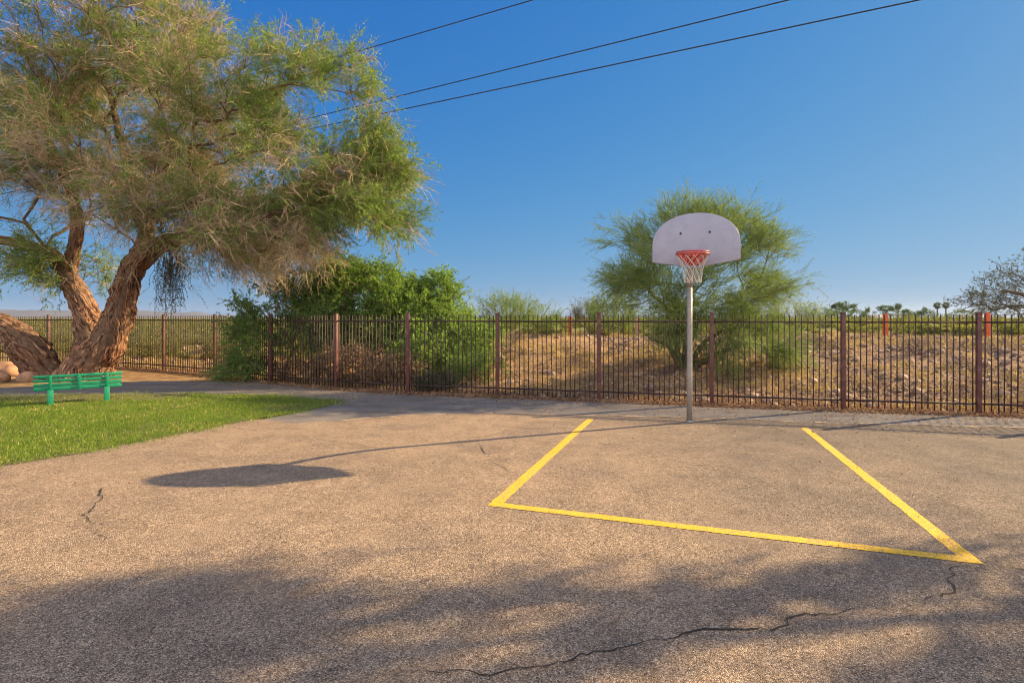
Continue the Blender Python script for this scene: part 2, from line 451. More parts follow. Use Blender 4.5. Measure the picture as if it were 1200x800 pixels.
P = P[(rng.random(len(P)) < np.clip(.80 + .75 * dens, .16, 1)) & ~(bare & (rng.random(len(P)) < .75))]
n = len(P)
B = np.concatenate([P, np.full((n, 1), .012)], 1)
D = rng.normal(size=(n, 3)) * .55; D[:, 2] = 1; D /= np.linalg.norm(D, axis=1, keepdims=True)
mb = MB(); mb.leaves(B, D, rng.uniform(.025, .065, n), rng.uniform(.006, .013, n))
tag(mb.build('lawn_grass', M['turf']), kind='stuff')
m_ = rng.random(n) < .02 + .12 * (vnoise(P[:, 0], P[:, 1], 1.3, 17) > .28)
q = P[m_] + rng.normal(0, .05, (m_.sum(), 2)); D = rng.normal(size=(len(q), 3)) * .8; D[:, 2] = np.abs(D[:, 2]) + .5; D /= np.linalg.norm(D, axis=1, keepdims=True)
mb = MB(); mb.leaves(np.concatenate([q, np.full((len(q), 1), .02)], 1), D, rng.uniform(.03, .07, len(q)), rng.uniform(.008, .016, len(q)))
tag(mb.build('dry_lawn_blades', M['straw']), kind='stuff')

# ------------------------------------------------------------------ court markings and cracks
def strip(mb, a, b, w, z=.012, e0=0, e1=0):
    a = np.array(a[:2]); b = np.array(b[:2]); d = (b - a); L = np.linalg.norm(d); d /= L; nrm = np.array([-d[1], d[0]])
    k = max(2, int(L / .02)); V = []
    for i in range(k + 1):
        p = a - d * e0 + d * (L + e0 + e1) * i / k
        j1 = .006 * noise.noise((p[0] * 6, p[1] * 6, 1)) + .007 * noise.noise((p[0] * 31, p[1] * 31, 1)); j2 = .006 * noise.noise((p[0] * 6, p[1] * 6, 5)) + .007 * noise.noise((p[0] * 31, p[1] * 31, 7))
        V += [(*(p + nrm * (w / 2 + j1)), z), (*(p - nrm * (w / 2 + j2)), z)]
    mb.add(V, [[2 * i, 2 * i + 1, 2 * i + 3, 2 * i + 2] for i in range(k)])
A_, B_, C_, D_ = gp(692, 491.5), gp(580, 592), gp(1138, 657.5), gp(943, 502)
mb = MB(); strip(mb, A_, B_, .115, .010, 0, .05); tag(mb.build('lane_line', M['yellow']), kind='structure')
mb = MB(); strip(mb, D_, C_, .115, .010, 0, .05); tag(mb.build('lane_line', M['yellow']), kind='structure')
mb = MB(); strip(mb, B_, C_, .115, .0118, .055, .05); tag(mb.build('free_throw_line', M['yellow']), kind='structure')

def crack(pts, w, seed, jag=.05):
    pts = [gp(*p)[:2] for p in pts]; out = []
    for a, b in zip(pts[:-1], pts[1:]):
        L = np.linalg.norm(b - a); k = max(2, int(L / .045))
        for i in range(k): out.append(a + (b - a) * i / k)
    out.append(pts[-1]); V = []
    for i, p in enumerate(out):
        q = np.array([noise.noise((p[0] * 5, p[1] * 5, seed)) + .5 * noise.noise((p[0] * 16, p[1] * 16, seed)), noise.noise((p[0] * 5, p[1] * 5, seed + 9)) + .6 * noise.noise((p[0] * 17, p[1] * 17, seed + 4))])
        c = p + q * jag
        t = out[min(i + 1, len(out) - 1)] - out[max(i - 1, 0)]; t = t / (np.linalg.norm(t) + 1e-9); nr = np.array([-t[1], t[0]])
        ww = w * max(.12, .55 + 1.0 * noise.noise((p[0] * 2.2, p[1] * 2.2, seed + 2)) + .5 * noise.noise((p[0] * 11, p[1] * 11, seed))) * min(1, i / 4, (len(out) - 1 - i) / 4)
        V += [(*(c + nr * ww / 2), .0135), (*(c - nr * ww / 2), .0135)]
    mb = MB(); mb.add(V, [[2 * i, 2 * i + 1, 2 * i + 3, 2 * i + 2] for i in range(len(out) - 1)])
    tag(mb.build('crack', M['crack']), kind='structure')
crack([(470, 790), (560, 790), (640, 780), (700, 768), (760, 752), (810, 742), (890, 740), (930, 728), (1000, 716), (1080, 711), (1120, 692), (1108, 668), (1140, 663)], .018, 3, .06)
crack([(124, 570), (113, 590), (100, 605), (117, 620), (120, 640)], .017, 5, .07)
crack([(265, 500), (330, 509), (380, 516), (450, 526)], .013, 6)
crack([(560, 520), (575, 540), (600, 556)], .010, 8)
crack([(60, 645), (20, 665), (-30, 690)], .012, 9)
crack([(1150, 660), (1200, 668), (1290, 676)], .016, 10)
crack([(905, 500), (918, 506), (936, 512)], .012, 12)

# ------------------------------------------------------------------ fence
mb0 = MB()
fence = empty('iron_fence', POSTS[7], 'dark maroon iron picket fence curving along the path between court and desert', 'fence')
zt, zb, hp = 1.665, .185, 1.80
for i, p in enumerate(POSTS):
    pn = POSTS[min(i + 1, len(POSTS) - 1)] - POSTS[max(i - 1, 0)]; ax = pn / np.linalg.norm(pn); ay = np.array([-ax[1], ax[0], 0])
    mb = MB(); mb.box(p + np.array([0, 0, .91]), (.075, .075, 1.84), ax, ay)
    mb.box(p + np.array([0, 0, 1.842]), (.084, .084, .022), ax, ay)
    mb.build('post', M['fence'], fence, bevel=.004)
for a, b in zip(POSTS[:-1], POSTS[1:]):
    L = np.linalg.norm(b - a); ax = (b - a) / L; ay = np.array([-ax[1], ax[0], 0])
    n = max(3, int(round((L - .09) / .101)))
    mb = MB()
    for k in range(n):
        q = a + ax * (.045 + (L - .09) * (k + .5) / n)
        ln = hp + .008 * random.uniform(-1, 1)
        tilt = ax * random.gauss(0, .007); az = np.array([0, 0, 1.]) + tilt; az /= np.linalg.norm(az)
        mb.box(q + np.array([0, 0, .045 + ln / 2 - .02]), (.016, .016, ln - .04), ax, ay, az)
    pan = mb.build('picket_panel', M['picket'], fence)
    for z in (zt, zb):
        r = MB(); r.box((a + b) / 2 + np.array([0, 0, z]), (L - .078, .032, .032), ax, ay); r.build('rail', M['picket'], pan)

# ------------------------------------------------------------------ basketball hoop
yaw = R(23)
rt = np.array([math.cos(yaw), -math.sin(yaw), 0]); nf = np.array([-math.sin(yaw), -math.cos(yaw), 0]); up = np.array([0, 0, 1.])
BC = np.array([.3216 * 8.6, 8.6, 2.50])          # bottom centre of the board face
pole_base = gp(808, 495)
hoop = empty('basketball_hoop', pole_base, 'basketball hoop with white fan shaped backboard on a grey gooseneck pole', 'basketball hoop')
def fan(n=40):
    W = 1.27 / 2; pts = [(0, 0), (W, .105), (W, .36)]
    for k in range(1, n):                             # rounded top from side to side
        a = math.pi * k / n; c = math.cos(a); s_ = math.sin(a)
        pts.append((math.copysign(abs(c) ** .96, c) * W, .36 + .47 * s_ ** .92))
    pts += [(-W, .36), (-W, .105)]
    return pts
fp = fan(); n = len(fp); TH = .05
mb = MB()
fr = [BC + rt * u + up * v for u, v in fp]; bk = [p - nf * TH for p in fr]
mb.poly(np.array(fr + bk), [list(range(n))[::-1], [n + i for i in range(n)]] + [[i, (i + 1) % n, n + (i + 1) % n, n + i] for i in range(n)])
board = mb.build('backboard', M['board'], hoop, bevel=.006)
for u in (-.21, .21):
    mb = MB(); c = BC + rt * u + up * .53; mb.tubes(np.array([c - nf * .01, c + nf * .012]), np.array([.016, .016]), 10, True); mb.build('bolt', M['bolt'], board)
RC = BC + nf * (.13 + .2285) + up * .195; RR = .2285
# rim: double ring
for k, (rad, dz) in enumerate(((RR, 0), (RR + .004, -.028))):
    a = np.linspace(0, 2 * math.pi, 49); P = RC + np.outer(np.cos(a), rt) * rad + np.outer(np.sin(a), nf) * rad + up * dz
    mb = MB(); mb.tubes(P, np.full(len(a), .0105), 8)
    ring = mb.build('rim', M['rim'], hoop, True)
# conical support skirt under the back half of the ring, running down to the board
mb = MB(); V = []; m_ = 24
for k in range(m_ + 1):
    a = math.pi * k / m_ + math.pi; pr = RC + rt * math.cos(a) * RR + nf * math.sin(a) * RR
    for j in range(7):
        s_ = j / 6
        low = BC + nf * .05 + rt * (math.cos(a) * .055) + up * .035
        V.append(pr * (1 - s_) + low * s_ + up * (-.03 * math.sin(math.pi * s_)))
mb.add(V, [[k * 7 + j, k * 7 + j + 1, (k + 1) * 7 + j + 1, (k + 1) * 7 + j] for k in range(m_) for j in range(6)])
sk = mb.build('rim_support', M['rim'], hoop, True); sm = sk.modifiers.new('solid', 'SOLIDIFY'); sm.thickness = .006
mb = MB(); mb.box(BC + nf * .008 + up * .14, (.15, .012, .2), rt, nf, up); mb.box(BC + nf * .07 + up * .182, (.11, .13, .03), rt, nf, up)
mb.build('rim_bracket', M['rim'], hoop, bevel=.004)
# net: diamond mesh of cords
mb = MB(); NL = 12; rows = 7; zs = np.linspace(-.01, -.44, rows); rad = np.array([RR, .205, .175, .152, .134, .122, .118])
def npt(i, r, ph): a = 2 * math.pi * (i + ph) / NL; return RC + rt * math.cos(a) * rad[r] + nf * math.sin(a) * rad[r] + up * (zs[r] + .012 * noise.noise((i, r, 2)))
for r in range(rows - 1):
    for i in range(NL):
        p0 = npt(i, r, .5 * (r % 2))
        for dlt in ((0, 1) if r % 2 else (-1, 0)):
            q = npt(i + dlt, r + 1, .5 * ((r + 1) % 2))
            mid = (p0 + q) / 2 + rng.normal(size=3) * .005
            mb.tubes(np.array([p0, mid, q]), np.full(3, .0034), 5)
mb.build('net', M['net'], hoop, True)
# pole with gooseneck
pts = [pole_base + up * z for z in (-.05, .8, 1.6, 2.25)]
neck_end = BC - nf * .12 + up * .42
dirn = neck_end - (pole_base + up * 2.25)
for s_ in np.linspace(.12, 1, 9):
    b0 = pole_base + up * 2.25; b1 = b0 + up * .42; b3 = neck_end; b2 = b3 - nf * .45
    pts.append((1 - s_) ** 3 * b0 + 3 * (1 - s_) ** 2 * s_ * b1 + 3 * (1 - s_) * s_ * s_ * b2 + s_ ** 3 * b3)
mb = MB(); mb.tubes(np.array(pts[:4]), np.full(4, .045), 20, True); mb.build('pole', M['galv'], hoop, True)
mb = MB(); mb.tubes(np.array(pts[3:]), np.full(len(pts) - 3, .044), 20, True); mb.build('gooseneck', M['galv'], hoop, True)
mb = MB(); c = pole_base + up * .01; mb.tubes(np.array([c, c + up * .03]), np.array([.075, .06]), 20, True); mb.build('pole_collar', M['galv'], hoop, True)
mb = MB()
mb.box(BC - nf * (TH + .045) + up * .42, (.10, .09, .34), rt, nf, up)
mb.build('mounting_plate', M['galv'], hoop, bevel=.004)
for sx in (-1, 1):
    a = pts[-4]; b = BC - nf * (TH + .01) + up * .53 + rt * .21 * sx
    mb = MB(); mb.tubes(np.array([a, b]), np.array([.014, .014]), 8, True); mb.build('brace', M['galv'], hoop, True)

# ------------------------------------------------------------------ park bench, seen from behind
L0, L1 = gp(59, 475.5), gp(125, 470.5)
bx = L1 - L0; bl = np.linalg.norm(bx); bx /= bl; by = np.array([-bx[1], bx[0], 0]); mid = (L0 + L1) / 2
bench = empty('park_bench', mid, 'green slatted park bench on the lawn, its back turned to the court', 'bench')
blen = 1.43
tilt = np.array([0, 0, 1.]) * math.cos(R(10)) - by * math.sin(R(10))       # backrest leans towards the viewer's side
for k in range(4):
    c = mid + up * (.335 + .083 * k) - by * (.0 + .018 * k)
    mb = MB(); mb.box(c, (blen, .030, .057), bx, np.cross(tilt, bx), tilt); mb.build('backrest_slat', M['bench'], bench, bevel=.006)
for k in range(4):
    c = mid + up * .325 + by * (.075 + .095 * k)
    mb = MB(); mb.box(c, (blen, .082, .030), bx, by); mb.build('seat_slat', M['bench'], bench, bevel=.006)
for s_ in (-1, 0, 1):
    c = mid + bx * s_ * bl / 2 * (1.0 if s_ else .1)
    if s_:
        mb = MB(); mb.box(c + by * .0 + up * .155, (.095, .075, .32), bx, by); mb.box(c + by * .02 + up * .012, (.13, .12, .02), bx, by)
        leg = mb.build('leg', M['bench'], bench, bevel=.006)
        mb = MB(); mb.box(c + by * .20 + up * .295, (.05, .36, .028), bx, by); mb.build('seat_bracket', M['bench'], bench, bevel=.004)
    mb = MB(); cc = c + up * .45 - by * .050
    mb.box(cc, (.055 if s_ else .06, .014, .33), bx, np.cross(tilt, bx), tilt); mb.build('back_bracket', M['bench'], bench, bevel=.003)

# ------------------------------------------------------------------ plants
class Skel:
    def __init__(s, cap=60000):
        s.p = np.zeros((cap, 3)); s.par = np.full(cap, -1); s.rad = np.zeros(cap); s.plen = np.zeros(cap); s.dir = np.zeros((cap, 3)); s.n = 0; s.fixed = np.zeros(cap)
    def add(s, p, par, fixed=0.0):
        i = s.n; s.n += 1; s.p[i] = p; s.par[i] = par; s.fixed[i] = fixed
        if par >= 0:
            d = s.p[i] - s.p[par]; L = np.linalg.norm(d); s.plen[i] = s.plen[par] + L; s.dir[i] = d / (L + 1e-9)
        else: s.dir[i] = (0, 0, 1)
        return i
    def limb(s, pts, radii, par=-1):
        ids = []
        for p, r in zip(pts, radii): par = s.add(p, par, r); ids.append(par)
        return ids
    def reach(s, t, bf=.35, step=.35, wig=.05, lift=.1, first=0):
        d = s.p[first:s.n] - t; L = np.linalg.norm(d, axis=1)
        cosv = -(d * s.dir[first:s.n]).sum(1) / (L + 1e-9)
        cost = L * (1 + .45 * (1 - cosv)) + bf * s.plen[first:s.n]
        i = int(np.argmin(cost)) + first; a = s.p[i].copy(); L = np.linalg.norm(t - a)
        m = max(1, int(math.ceil(L / step))); d0 = s.dir[i]
        c1 = a + d0 * L * .35 + np.array([0, 0, lift * L])
        ph = rng.normal(size=3); ph2 = rng.normal(size=3)
        for k in range(1, m + 1):
            u = k / m; q = (1 - u) ** 2 * a + 2 * (1 - u) * u * c1 + u * u * t
            if k < m: q = q + rng.normal(size=3) * wig * min(1, L)
            i = s.add(q, i)
        return i
    def radii(s, tip=.006, e=2.3):
        acc = np.zeros(s.n)
        for i in range(s.n - 1, -1, -1):
            r = max(tip, acc[i] ** (1 / e)) if acc[i] > 0 else tip
            if s.fixed[i] > 0: r = s.fixed[i]
            s.rad[i] = r
            if s.par[i] >= 0: acc[s.par[i]] += r ** e
    def chains(s):
        kids = [[] for _ in range(s.n)]
        for i in range(s.n):
            if s.par[i] >= 0: kids[s.par[i]].append(i)
        out = []; stack = [(-1, i) for i in range(s.n) if s.par[i] < 0]
        while stack:
            p, i = stack.pop(); ch = [p] if p >= 0 else []
            while True:
                ch.append(i); k = kids[i]
                if not k: break
                k = sorted(k, key=lambda j: -s.rad[j])
                for j in k[1:]: stack.append((i, j))
                i = k[0]
            if len(ch) > 1: out.append(ch)
        return out

def branches_mesh(sk, name, mat, parent, skip_fixed=True, sides=6):
    mb = MB()
    for ch in sk.chains():
        P = sk.p[ch]; r = sk.rad[ch].copy()
        if len(ch) > 1 and sk.par[ch[1]] == ch[0]: r[0] = min(r[0], r[1] * 1.25)
        if skip_fixed and sk.fixed[ch].min() > 0: continue
        mb.tubes(P, r, sides if r.max() > .02 else 4)
    return mb.build(name, mat, parent, True)

def gnarled(name, limbs, mat, parent, ridge=.27, lump=.30, sides=52):
    """thick stems with twisted ridges; limbs = list of (points, radii)"""
    mb = MB(); att = []
    for li, (P, Rr) in enumerate(limbs):
        P = np.array(P); Rr = np.array(Rr)
        seg = np.concatenate([[0], np.cumsum(np.linalg.norm(np.diff(P, axis=0), axis=1))]); m = max(12, int(seg[-1] / .045))
        s = np.linspace(0, seg[-1], m)
        def cr(vals):   # smooth interpolation
            v = np.stack([np.interp(s, seg, vals[:, k]) for k in range(vals.shape[1])], 1)
            w = max(1, int(m / (len(seg) * 2.2))); k = np.ones(2 * w + 1) / (2 * w + 1)
            pad = np.concatenate([np.repeat(v[:1], w, 0) * 1, v, np.repeat(v[-1:], w, 0)])
            return np.stack([np.convolve(pad[:, j], k, 'valid') for j in range(v.shape[1])], 1)
        C = cr(P); rr = cr(Rr[:, None])[:, 0] * .83
        t = np.gradient(C, axis=0); t /= np.linalg.norm(t, axis=1, keepdims=True)
        u = np.cross(t, np.array([.1, 1, .05])); u /= np.linalg.norm(u, axis=1, keepdims=True); v = np.cross(t, u)
        V = []
        for i in range(m):
            for k in range(sides):
                th = 2 * math.pi * k / sides; tw = th + s[i] * .55 + .5 * noise.noise((s[i] * .8, li, 1))
                q = noise.noise((math.cos(tw) * 2.6, math.sin(tw) * 2.6, s[i] * .7 + li * 7))
                q2 = noise.noise((math.cos(tw) * 6, math.sin(tw) * 6, s[i] * 2.2 + li * 5))
                q3 = noise.noise((math.cos(th) * 1.2, math.sin(th) * 1.2, s[i] * 1.6 + li * 3 + 40))
                q4 = noise.noise((math.cos(tw) * 11, math.sin(tw) * 11, s[i] * 5 + li)); q5 = noise.noise((math.cos(th) * 2.4, math.sin(th) * 2.4, s[i] * 3.4 + li * 9))
                rd = rr[i] * (1 + ridge * (1 - 2.6 * abs(q)) + ridge * .8 * (.3 - abs(q2)) + lump * q3 + .08 * q4 + .16 * q5)
                V.append(C[i] + (u[i] * math.cos(th) + v[i] * math.sin(th)) * rd)
                att.append((math.cos(tw) * .55, math.sin(tw) * .55, s[i] + li * 11))
        idx = np.arange(m * sides).reshape(m, sides); nx = np.roll(idx, -1, 1)
        mb.add(V, np.stack([idx[:-1], nx[:-1], nx[1:], idx[1:]], -1).reshape(-1, 4))
    return mb.build(name, mat, parent, True, attr=att)

def blob_points(c, r, n, shell=.0):
    d = rng.normal(size=(n, 3)); d /= np.linalg.norm(d, axis=1, keepdims=True)
    u = rng.random(n) ** (1 / 3.); u = shell + (1 - shell) * u
    return np.asarray(c) + d * u[:, None] * np.asarray(r)

def clumped(c, r, n, shell=.1, per=10, sd=.17):
    """points gathered in clumps, so that gaps stay open between them"""
    k = max(2, int(round(n / per))); cs = blob_points(np.zeros(3), np.ones(3), k, .3 + shell)
    p = cs[rng.integers(0, k, n)] + rng.normal(size=(n, 3)) * sd
    return np.asarray(c) + p * np.asarray(r)

def sprays(mb, T, O, n, L, rad, spread=.8, droop=.35, upb=.1, pts=5, wig=.04, sides=3, basejit=.05):
    """n curved twigs from each tip; returns (start, dir, length, droop) per twig"""
    T = np.repeat(T, n, 0) + rng.normal(size=(len(T) * n, 3)) * basejit; O = np.repeat(O, n, 0); N = len(T)
    d = O + rng.normal(size=(N, 3)) * spread; d[:, 2] += upb; d /= np.linalg.norm(d, axis=1, keepdims=True) + 1e-9
    Ln = rng.uniform(L[0], L[1], N); dr = droop * rng.uniform(.3, 1.5, N)
    s = np.linspace(0, 1, pts)
    P = T[:, None] + d[:, None] * (Ln[:, None] * s)[:, :, None]
    P[:, :, 2] -= dr[:, None] * Ln[:, None] * s ** 2
    P[:, 1:] += rng.normal(size=(N, pts - 1, 3)) * wig * Ln[:, None, None]
    rr = rad * rng.uniform(.7, 1.3, N)[:, None] * np.linspace(1, .35, pts)[None]
    mb.tubes(P, rr, sides)
    return P

def twiglets(mb, P, per, L, rad, s0=.2, open_=.85, lift=.1, sides=3):
    """short side twigs along parent twigs, alternating like a feather"""
    N, Mp, _ = P.shape
    s = rng.uniform(s0, 1, (N, per)) * (Mp - 1.001); i = s.astype(int); f = (s - i)[:, :, None]; r = np.arange(N)[:, None]
    A = P[r, i]; Bp = P[r, i + 1]; pos = (A * (1 - f) + Bp * f).reshape(-1, 3)
    t = (Bp - A).reshape(-1, 3); t /= np.linalg.norm(t, axis=1, keepdims=True) + 1e-9
    q = rng.normal(size=t.shape); q -= (q * t).sum(1, keepdims=True) * t; q /= np.linalg.norm(q, axis=1, keepdims=True) + 1e-9
    d = t * .65 + q * open_; d[:, 2] += lift; d /= np.linalg.norm(d, axis=1, keepdims=True)
    n = len(pos); Ln = (rng.uniform(L[0], L[1], n) * (1.15 - .5 * (s.ravel() / Mp)))[:, None]
    mid = pos + d * Ln * .5 + rng.normal(size=(n, 3)) * .05 * Ln; end = pos + (d + t * .25) * Ln; end[:, 2] -= .12 * Ln[:, 0]
    Q = np.stack([pos, mid, end], 1)
    mb.tubes(Q, np.tile(np.array([1, .8, .45]) * rad, (n, 1)), sides)
    return Q

def leaf_twigs(mb, P, per, L, W, s0=.15, ang=.9, down=.25):
    """leaves along twig polylines"""
    N, Mp, _ = P.shape
    if N == 0: return
    s = rng.uniform(s0, 1, (N, per)) * (Mp - 1.001); i = s.astype(int); f = (s - i)[:, :, None]
    r = np.arange(N)[:, None]
    A = P[r, i]; Bp = P[r, i + 1]; pos = A * (1 - f) + Bp * f
    t = Bp - A; t /= np.linalg.norm(t, axis=2, keepdims=True) + 1e-9
    pos = pos.reshape(-1, 3); t = t.reshape(-1, 3)
    d = t * .55 + rng.normal(size=t.shape) * ang * .6; d[:, 2] -= down; d /= np.linalg.norm(d, axis=1, keepdims=True) + 1e-9
    mb.leaves(pos, d, rng.uniform(L[0], L[1], len(pos)), rng.uniform(W[0], W[1], len(pos)))

# ---- the old mesquite on the left
def mesquite():
    Y0 = 16.4
    base = at(100, 446, Y0); base[2] = 0
    root = empty('mesquite_tree', base, 'old leaning mesquite with twisted forked trunk and wide tan and green crown behind the bench', 'tree')
    sk = Skel()
    def limb(px): return [at(x, y, Y0 + dy) for x, y, dy, r in px], [r for *_, r in px]
    main = limb([(94, 456, 0, .70), (100, 440, 0, .66), (106, 426, 0, .58), (118, 410, 0, .47), (132, 390, 0, .40), (141, 366, 0, .38), (147, 335, 0, .33), (160, 306, 0, .30), (188, 287, -.2, .24), (232, 272, -.5, .17), (285, 258, -.9, .12), (342, 246, -1.2, .075)])
    upr = limb([(160, 306, 0, .28), (172, 282, .3, .22), (170, 250, .7, .18), (155, 212, 1.1, .14), (140, 160, 1.5, .10), (128, 105, 1.8, .07)])
    midl = limb([(108, 432, .25, .50), (106, 404, .35, .40), (105, 384, .5, .37), (96, 352, .6, .31), (80, 322, .8, .26), (62, 297, 1.0, .2), (20, 284, 1.3, .15), (-30, 276, 1.4, .1)])
    midu = limb([(80, 322, .8, .22), (92, 272, .6, .19), (86, 232, .5, .17), (66, 186, .5, .13), (50, 148, .4, .1), (32, 100, .3, .07)])
    left = limb([(78, 462, -.1, .50), (66, 450, -.1, .46), (52, 436, -.2, .45), (42, 422, -.3, .46), (33, 408, -.4, .45), (22, 393, -.4, .40), (4, 381, -.5, .33), (-24, 373, -.5, .28), (-70, 360, -.4, .25), (-130, 322, -.2, .19), (-180, 270, 0, .12)])
    gnarled('trunk', [main, midl, left], M['bark'], root)
    gnarled('limb', [upr, midu], M['bark'], root, .18, .2, 20)
    ids = {}
    for nm, (P, Rr) in (('main', main), ('mid', midl), ('left', left)): ids[nm] = sk.limb(P, Rr)
    sk.limb(upr[0][1:], upr[1][1:], ids['main'][7]); sk.limb(midu[0][1:], midu[1][1:], ids['mid'][4])
    # blobs: px x, y, depth, rx px, ry px, rdepth m, targets, leafiness, tan twigginess, droop
    bl = [(215, 215, -.2, 125, 62, 2.6, 220, .30, 1.3, .25), (130, 150, .5, 130, 70, 2.6, 210, .40, 1.15, .15), (60, 50, .6, 120, 75, 2.6, 180, 1.05, .72, .05),
          (150, 55, .3, 80, 65, 2.4, 110, .8, .9, .0), (250, 125, -.3, 75, 50, 2.3, 100, .65, .9, .1), (320, 225, -.8, 95, 42, 2.2, 130, .62, 1.15, .35), (285, 275, -1.0, 85, 30, 2.0, 130, .2, 1.5, .5), (225, 262, -.6, 60, 26, 1.6, 90, .2, 1.4, .4), (345, 302, -1.2, 46, 24, 1.6, 64, .12, 1.5, .5),
          (345, 190, -.8, 80, 55, 2.2, 110, 1.1, .5, .3), (400, 245, -1.0, 50, 42, 1.8, 70, 1.1, .4, .45), (462, 212, -1.1, 20, 12, .6, 14, 1.1, .2, .1), (450, 258, -1.2, 22, 14, .6, 14, 1.1, .2, .1), (385, 78, -.6, 20, 26, .7, 16, 1.0, .2, .0), (318, 88, -.4, 22, 24, .7, 16, .9, .3, .0), (432, 150, -.8, 20, 22, .7, 14, 1.0, .2, .0), (335, 115, -.6, 75, 50, 1.9, 62, .9, .3, .05), (395, 120, -.6, 36, 50, 1.4, 30, .8, .3, .0),
          (426, 212, -1, 38, 48, 1.5, 44, 1.05, .3, .3), (440, 200, -1, 26, 26, 1.1, 12, .8, .3, .2), (72, 300, .9, 48, 34, 1.0, 50, 1.1, .5, .3), (20, 230, .6, 60, 60, 1.6, 40, .12, .8, .2),
          (-110, 130, .3, 120, 110, 2.8, 150, .6, .8, .15), (-180, 250, 0, 60, 60, 2.0, 50, .7, .6, .2), (10, 160, .5, 70, 50, 2.2, 70, .35, 1.0, .2)]
    T = []; par = []
    for x, y, dy, rx, ry, rz, n, lf, tw, dr in bl:
        c = at(x, y, Y0 + dy); k = (Y0 + dy) / F
        n = int(n * (.70 if tw > 1.1 else .82)); q = clumped(c, (rx * k, rz, ry * k), n, .12); T.append(q); par += [(lf, tw, dr)] * n
    T = np.concatenate(T); par = np.array(par)
    order = np.argsort(np.linalg.norm(T - at(110, 300, Y0), axis=1))
    tips = []
    for j in order:
        if T[j][2] < 2.3: continue
        tips.append((sk.reach(T[j], .22, .4, .05, .05), j))
    sk.radii(.009, 2.35)
    branches_mesh(sk, 'branches', M['branch'], root)
    ti = np.array([a for a, _ in tips]); pj = par[[b for _, b in tips]]
    Tp = sk.p[ti]; Od = sk.dir[ti] * .8
    ctr = at(160, 260, Y0); o2 = Tp - ctr; o2 /= np.linalg.norm(o2, axis=1, keepdims=True); Od = Od + o2 * .5
    mt = MB(); ml = MB(); md = MB()
    for n_tw, n_let, sel, dr in ((5, 9, pj[:, 1] > 1.1, .22), (4, 7, (pj[:, 1] > .7) & (pj[:, 1] <= 1.1), .12), (1, 6, pj[:, 1] <= .7, .1)):
        if sel.any():
            P = sprays(mt, Tp[sel], Od[sel], n_tw, (.45, 1.35), .0085, .55, dr, .08, 6, .05)
            twiglets(mt, P, n_let, (.15, .5), .0058)
    for lo, hi, n_tw, n_let, per in ((.05, .15, 1, 4, 5), (.15, .41, 3, 6, 9), (.35, .6, 3, 6, 8), (.6, 1.0, 4, 7, 10), (1.0, 2, 5, 8, 10)):
        sel = (pj[:, 0] > lo) & (pj[:, 0] <= hi)
        if sel.any():
            P = sprays(md, Tp[sel], Od[sel], n_tw, (.4, 1.15), .007, .55, .16, .16, 6, .04)
            Q = twiglets(md, P, n_let, (.12, .38), .0045)
            leaf_twigs(ml, Q, per, (.045, .085), (.013, .024), .1, .8, .2)
    mt.build('dry_twigs', M['tan_twig'], root); md.build('green_twigs', M['pv_twig'], root); ml.build('foliage', M['mesq_leaf'], root)
rng = np.random.default_rng(31)
mesquite()

# hanging mistletoe
def mistletoe():
    Y = 16.0; top = at(200, 300, Y)
    root = empty('mistletoe_clump', top, 'grey green mistletoe clump hanging from the mesquite right of its trunk', 'mistletoe')
    mb = MB(); ml = MB(); N = 110
    P = sprays(mb, np.repeat(top[None], 1, 0), np.array([[0, 0, -1.]]), N, (.5, 1.85), .006, .16, .0, 0, 7, .03, basejit=.17)
    leaf_twigs(ml, P, 26, (.035, .07), (.018, .03), .08, 1.2, .1)
    mb.build('stems', M['grey_twig'], root); ml.build('foliage', M['mistletoe'], root)
rng = np.random.default_rng(12)
mistletoe()

